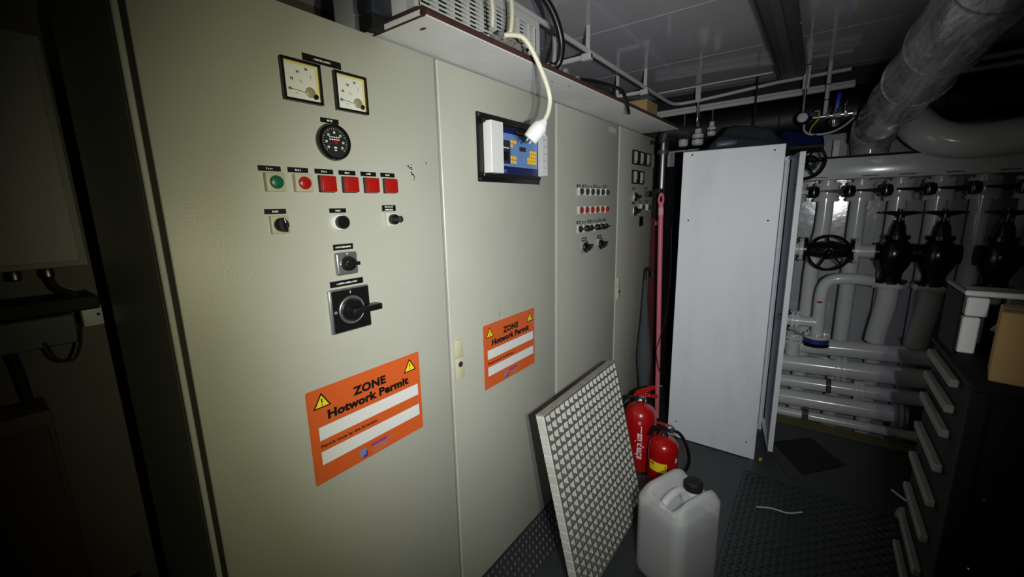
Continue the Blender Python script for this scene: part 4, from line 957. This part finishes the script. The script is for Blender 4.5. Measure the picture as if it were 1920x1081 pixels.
# ------------------------------------------------------------------ black cabinet on the right, with what stands on it
bc = thing('black_tool_cabinet', (1.7, 1.55, 0), 'black drawer cabinet with pale slats down its side at the right edge', 'cabinet')
BX, BY0, BY1, BZ = 1.366, 1.312, 1.752, 1.19
MB().box(BX+.012, 2.1, BY0+.012, BY1, 0, BZ-.012).wbuild('carcass', CABK, bc)
MB().box(BX, 2.1, BY0, BY1, BZ-.012, BZ, .003).wbuild('top', CABK, bc)
MB().box(BX, BX+.03, BY0, BY0+.03, 0, BZ-.012, .002).wbuild('corner_post', CABK, bc)
for k, z in enumerate((1.145, 1.075, 1.005, .905, .80, .69, .58, .47)):
    MB().box(BX-.007, BX+.012, BY0+.14, BY1-.02, z-.011, z+.011, .003).wbuild('side_slat', SLAT, bc)
for k in range(6):
    z1 = BZ-.03-k*.185; o = MB().box(BX+.035, 2.08, BY0+.002, BY0+.014, z1-.178, z1, .003).wbuild('drawer', CABK, bc)
    for x in (BX+.055, BX+.16): MB().lathe([(.003, 0), (.0045, .004), (.003, .007)], (x, BY0+.002, z1-.05), (0, -1, 0), 10).wbuild('drawer_screw', CHROME, o)
hs = thing('open_metal_housing', (1.6, 1.5, BZ), 'pale metal frame housing standing on the black cabinet', 'frame')
hx0, hx1, hy0_, hy1_, hz = 1.392, 1.95, 1.54, 1.74, 1.372
MB().box(hx0-.016, hx1, hy0_, hy0_+.012, hz-.014, hz, .003).wbuild('front_bar', LIGHTG, hs)
MB().box(hx0-.016, hx0-.006, hy0_+.012, hy1_, hz-.014, hz, .003).wbuild('side_bar', DKMETAL, hs)
MB().box(hx0-.015, hx0-.010, hy0_+.03, hy1_, BZ, hz-.016).wbuild('side_sheet', CABK, hs)
MB().box(hx0-.015, hx1, hy1_-.006, hy1_, BZ, hz-.016).wbuild('back_sheet', DKMETAL, hs)
MB().box(hx0, hx0+.034, hy0_+.06, hy0_+.09, BZ, BZ+.10, .003).box(hx0+.002, hx0+.044, hy0_+.06, hy0_+.09, BZ+.104, BZ+.155, .003).wbuild('white_bracket', PLASW, hs)
MB().cyl((hx0+.075, hy0_+.05, BZ), (hx0+.075, hy0_+.05, hz-.02), .006, 10).wbuild('upright_rod', DKMETAL, hs)
MB().prism([(hx0+.07, hy0_+.045, BZ+.11), (hx0+.05, hy0_+.045, BZ+.075), (hx0+.08, hy0_+.045, BZ+.065)], (0, .004, 0)).wbuild('paper_scrap', CREAM, hs)
cb = thing('cardboard_box', (1.6, 1.42, BZ), 'brown cardboard box on the black cabinet at the right edge', 'box')
RB = Matrix.Translation((1.402, 1.372, 0)) @ Matrix.Rotation(math.radians(-12), 4, 'Z') @ Matrix.Translation((-1.402, -1.372, 0))
MB().box(1.402, 1.66, 1.372, 1.49, BZ+.001, BZ+.165, .003, mtx=RB).wbuild('carton_body', CARD, cb)
MB().box(1.405, 1.657, 1.43, 1.436, BZ+.165, BZ+.167, mtx=RB).wbuild('lid_seam', mat('cardboard_edge', (130, 104, 66), .9), cb)

# ------------------------------------------------------------------ bits on the floor
def sheet(pts, z, th, M, name, label, cat):
    return tag(MB().prism([(x, y, z) for x, y in pts], (0, 0, th)).wbuild(name, M), label, cat)
sheet([(.95, 3.10), (1.15, 3.30), (1.33, 3.05), (1.12, 2.80)], .004, .004, mat('rubber_sheet', (28, 29, 29), .7, var=.2), 'rubber_sheet', 'dark square rubber sheet lying crooked by the locker door', 'mat')
sheet([(.90, 3.05), (1.06, 2.72), (1.10, 2.74), (.94, 3.08)], .0035, .003, mat('lit_edge_grey', (60, 62, 62), .5), 'lit_sheet_edge', 'lighter strip painted as the lit edge of the dark rubber sheet', 'strip')  # lighter strip standing in for light along the sheet's edge
tag(MB().tube([(.93, 2.33, .008), (1.0, 2.36, .010), (1.07, 2.37, .008), (1.13, 2.42, .008)], .004, 8).wbuild('thin_rod', LIGHTG), 'thin pale rod lying on the tread plate floor', 'rod')
lf = MB().prism([(.895, 2.80, .0045), (.91, 2.825, .0045), (.905, 2.85, .0045), (.888, 2.83, .0045)], (0, 0, .003)); tag(lf.wbuild('yellow_scrap', YEL), 'tiny yellow scrap on the floor in front of the locker', 'scrap')
bg = thing('crumpled_bag', (1.62, 2.62, 0), 'crumpled pale plastic bag on the dark floor by the black cabinet', 'bag')
b = MB(); bmesh.ops.create_icosphere(b.bm, subdivisions=3, radius=.05, matrix=Matrix.Translation((1.56, 2.62, .04)) @ Matrix.Diagonal((1, .8, .8, 1)))
for v in b.bm.verts: v.co += Vector((math.sin(v.co.y*90), math.sin(v.co.z*110), math.sin(v.co.x*95)))*.006
for v in b.bm.verts: v.co.z = max(v.co.z, .001)
b.wbuild('bag_body', mat('dull_plastic', (150, 152, 145), .4), bg)
MB().tube([(1.50, 2.74, .10), (1.545, 2.70, .09), (1.58, 2.66, .085), (1.60, 2.63, .06), (1.60, 2.60, .03)], .006, 8).wbuild('bag_rim', PLASW, bg)

# ------------------------------------------------------------------ left wall, seen past the cabinet's end
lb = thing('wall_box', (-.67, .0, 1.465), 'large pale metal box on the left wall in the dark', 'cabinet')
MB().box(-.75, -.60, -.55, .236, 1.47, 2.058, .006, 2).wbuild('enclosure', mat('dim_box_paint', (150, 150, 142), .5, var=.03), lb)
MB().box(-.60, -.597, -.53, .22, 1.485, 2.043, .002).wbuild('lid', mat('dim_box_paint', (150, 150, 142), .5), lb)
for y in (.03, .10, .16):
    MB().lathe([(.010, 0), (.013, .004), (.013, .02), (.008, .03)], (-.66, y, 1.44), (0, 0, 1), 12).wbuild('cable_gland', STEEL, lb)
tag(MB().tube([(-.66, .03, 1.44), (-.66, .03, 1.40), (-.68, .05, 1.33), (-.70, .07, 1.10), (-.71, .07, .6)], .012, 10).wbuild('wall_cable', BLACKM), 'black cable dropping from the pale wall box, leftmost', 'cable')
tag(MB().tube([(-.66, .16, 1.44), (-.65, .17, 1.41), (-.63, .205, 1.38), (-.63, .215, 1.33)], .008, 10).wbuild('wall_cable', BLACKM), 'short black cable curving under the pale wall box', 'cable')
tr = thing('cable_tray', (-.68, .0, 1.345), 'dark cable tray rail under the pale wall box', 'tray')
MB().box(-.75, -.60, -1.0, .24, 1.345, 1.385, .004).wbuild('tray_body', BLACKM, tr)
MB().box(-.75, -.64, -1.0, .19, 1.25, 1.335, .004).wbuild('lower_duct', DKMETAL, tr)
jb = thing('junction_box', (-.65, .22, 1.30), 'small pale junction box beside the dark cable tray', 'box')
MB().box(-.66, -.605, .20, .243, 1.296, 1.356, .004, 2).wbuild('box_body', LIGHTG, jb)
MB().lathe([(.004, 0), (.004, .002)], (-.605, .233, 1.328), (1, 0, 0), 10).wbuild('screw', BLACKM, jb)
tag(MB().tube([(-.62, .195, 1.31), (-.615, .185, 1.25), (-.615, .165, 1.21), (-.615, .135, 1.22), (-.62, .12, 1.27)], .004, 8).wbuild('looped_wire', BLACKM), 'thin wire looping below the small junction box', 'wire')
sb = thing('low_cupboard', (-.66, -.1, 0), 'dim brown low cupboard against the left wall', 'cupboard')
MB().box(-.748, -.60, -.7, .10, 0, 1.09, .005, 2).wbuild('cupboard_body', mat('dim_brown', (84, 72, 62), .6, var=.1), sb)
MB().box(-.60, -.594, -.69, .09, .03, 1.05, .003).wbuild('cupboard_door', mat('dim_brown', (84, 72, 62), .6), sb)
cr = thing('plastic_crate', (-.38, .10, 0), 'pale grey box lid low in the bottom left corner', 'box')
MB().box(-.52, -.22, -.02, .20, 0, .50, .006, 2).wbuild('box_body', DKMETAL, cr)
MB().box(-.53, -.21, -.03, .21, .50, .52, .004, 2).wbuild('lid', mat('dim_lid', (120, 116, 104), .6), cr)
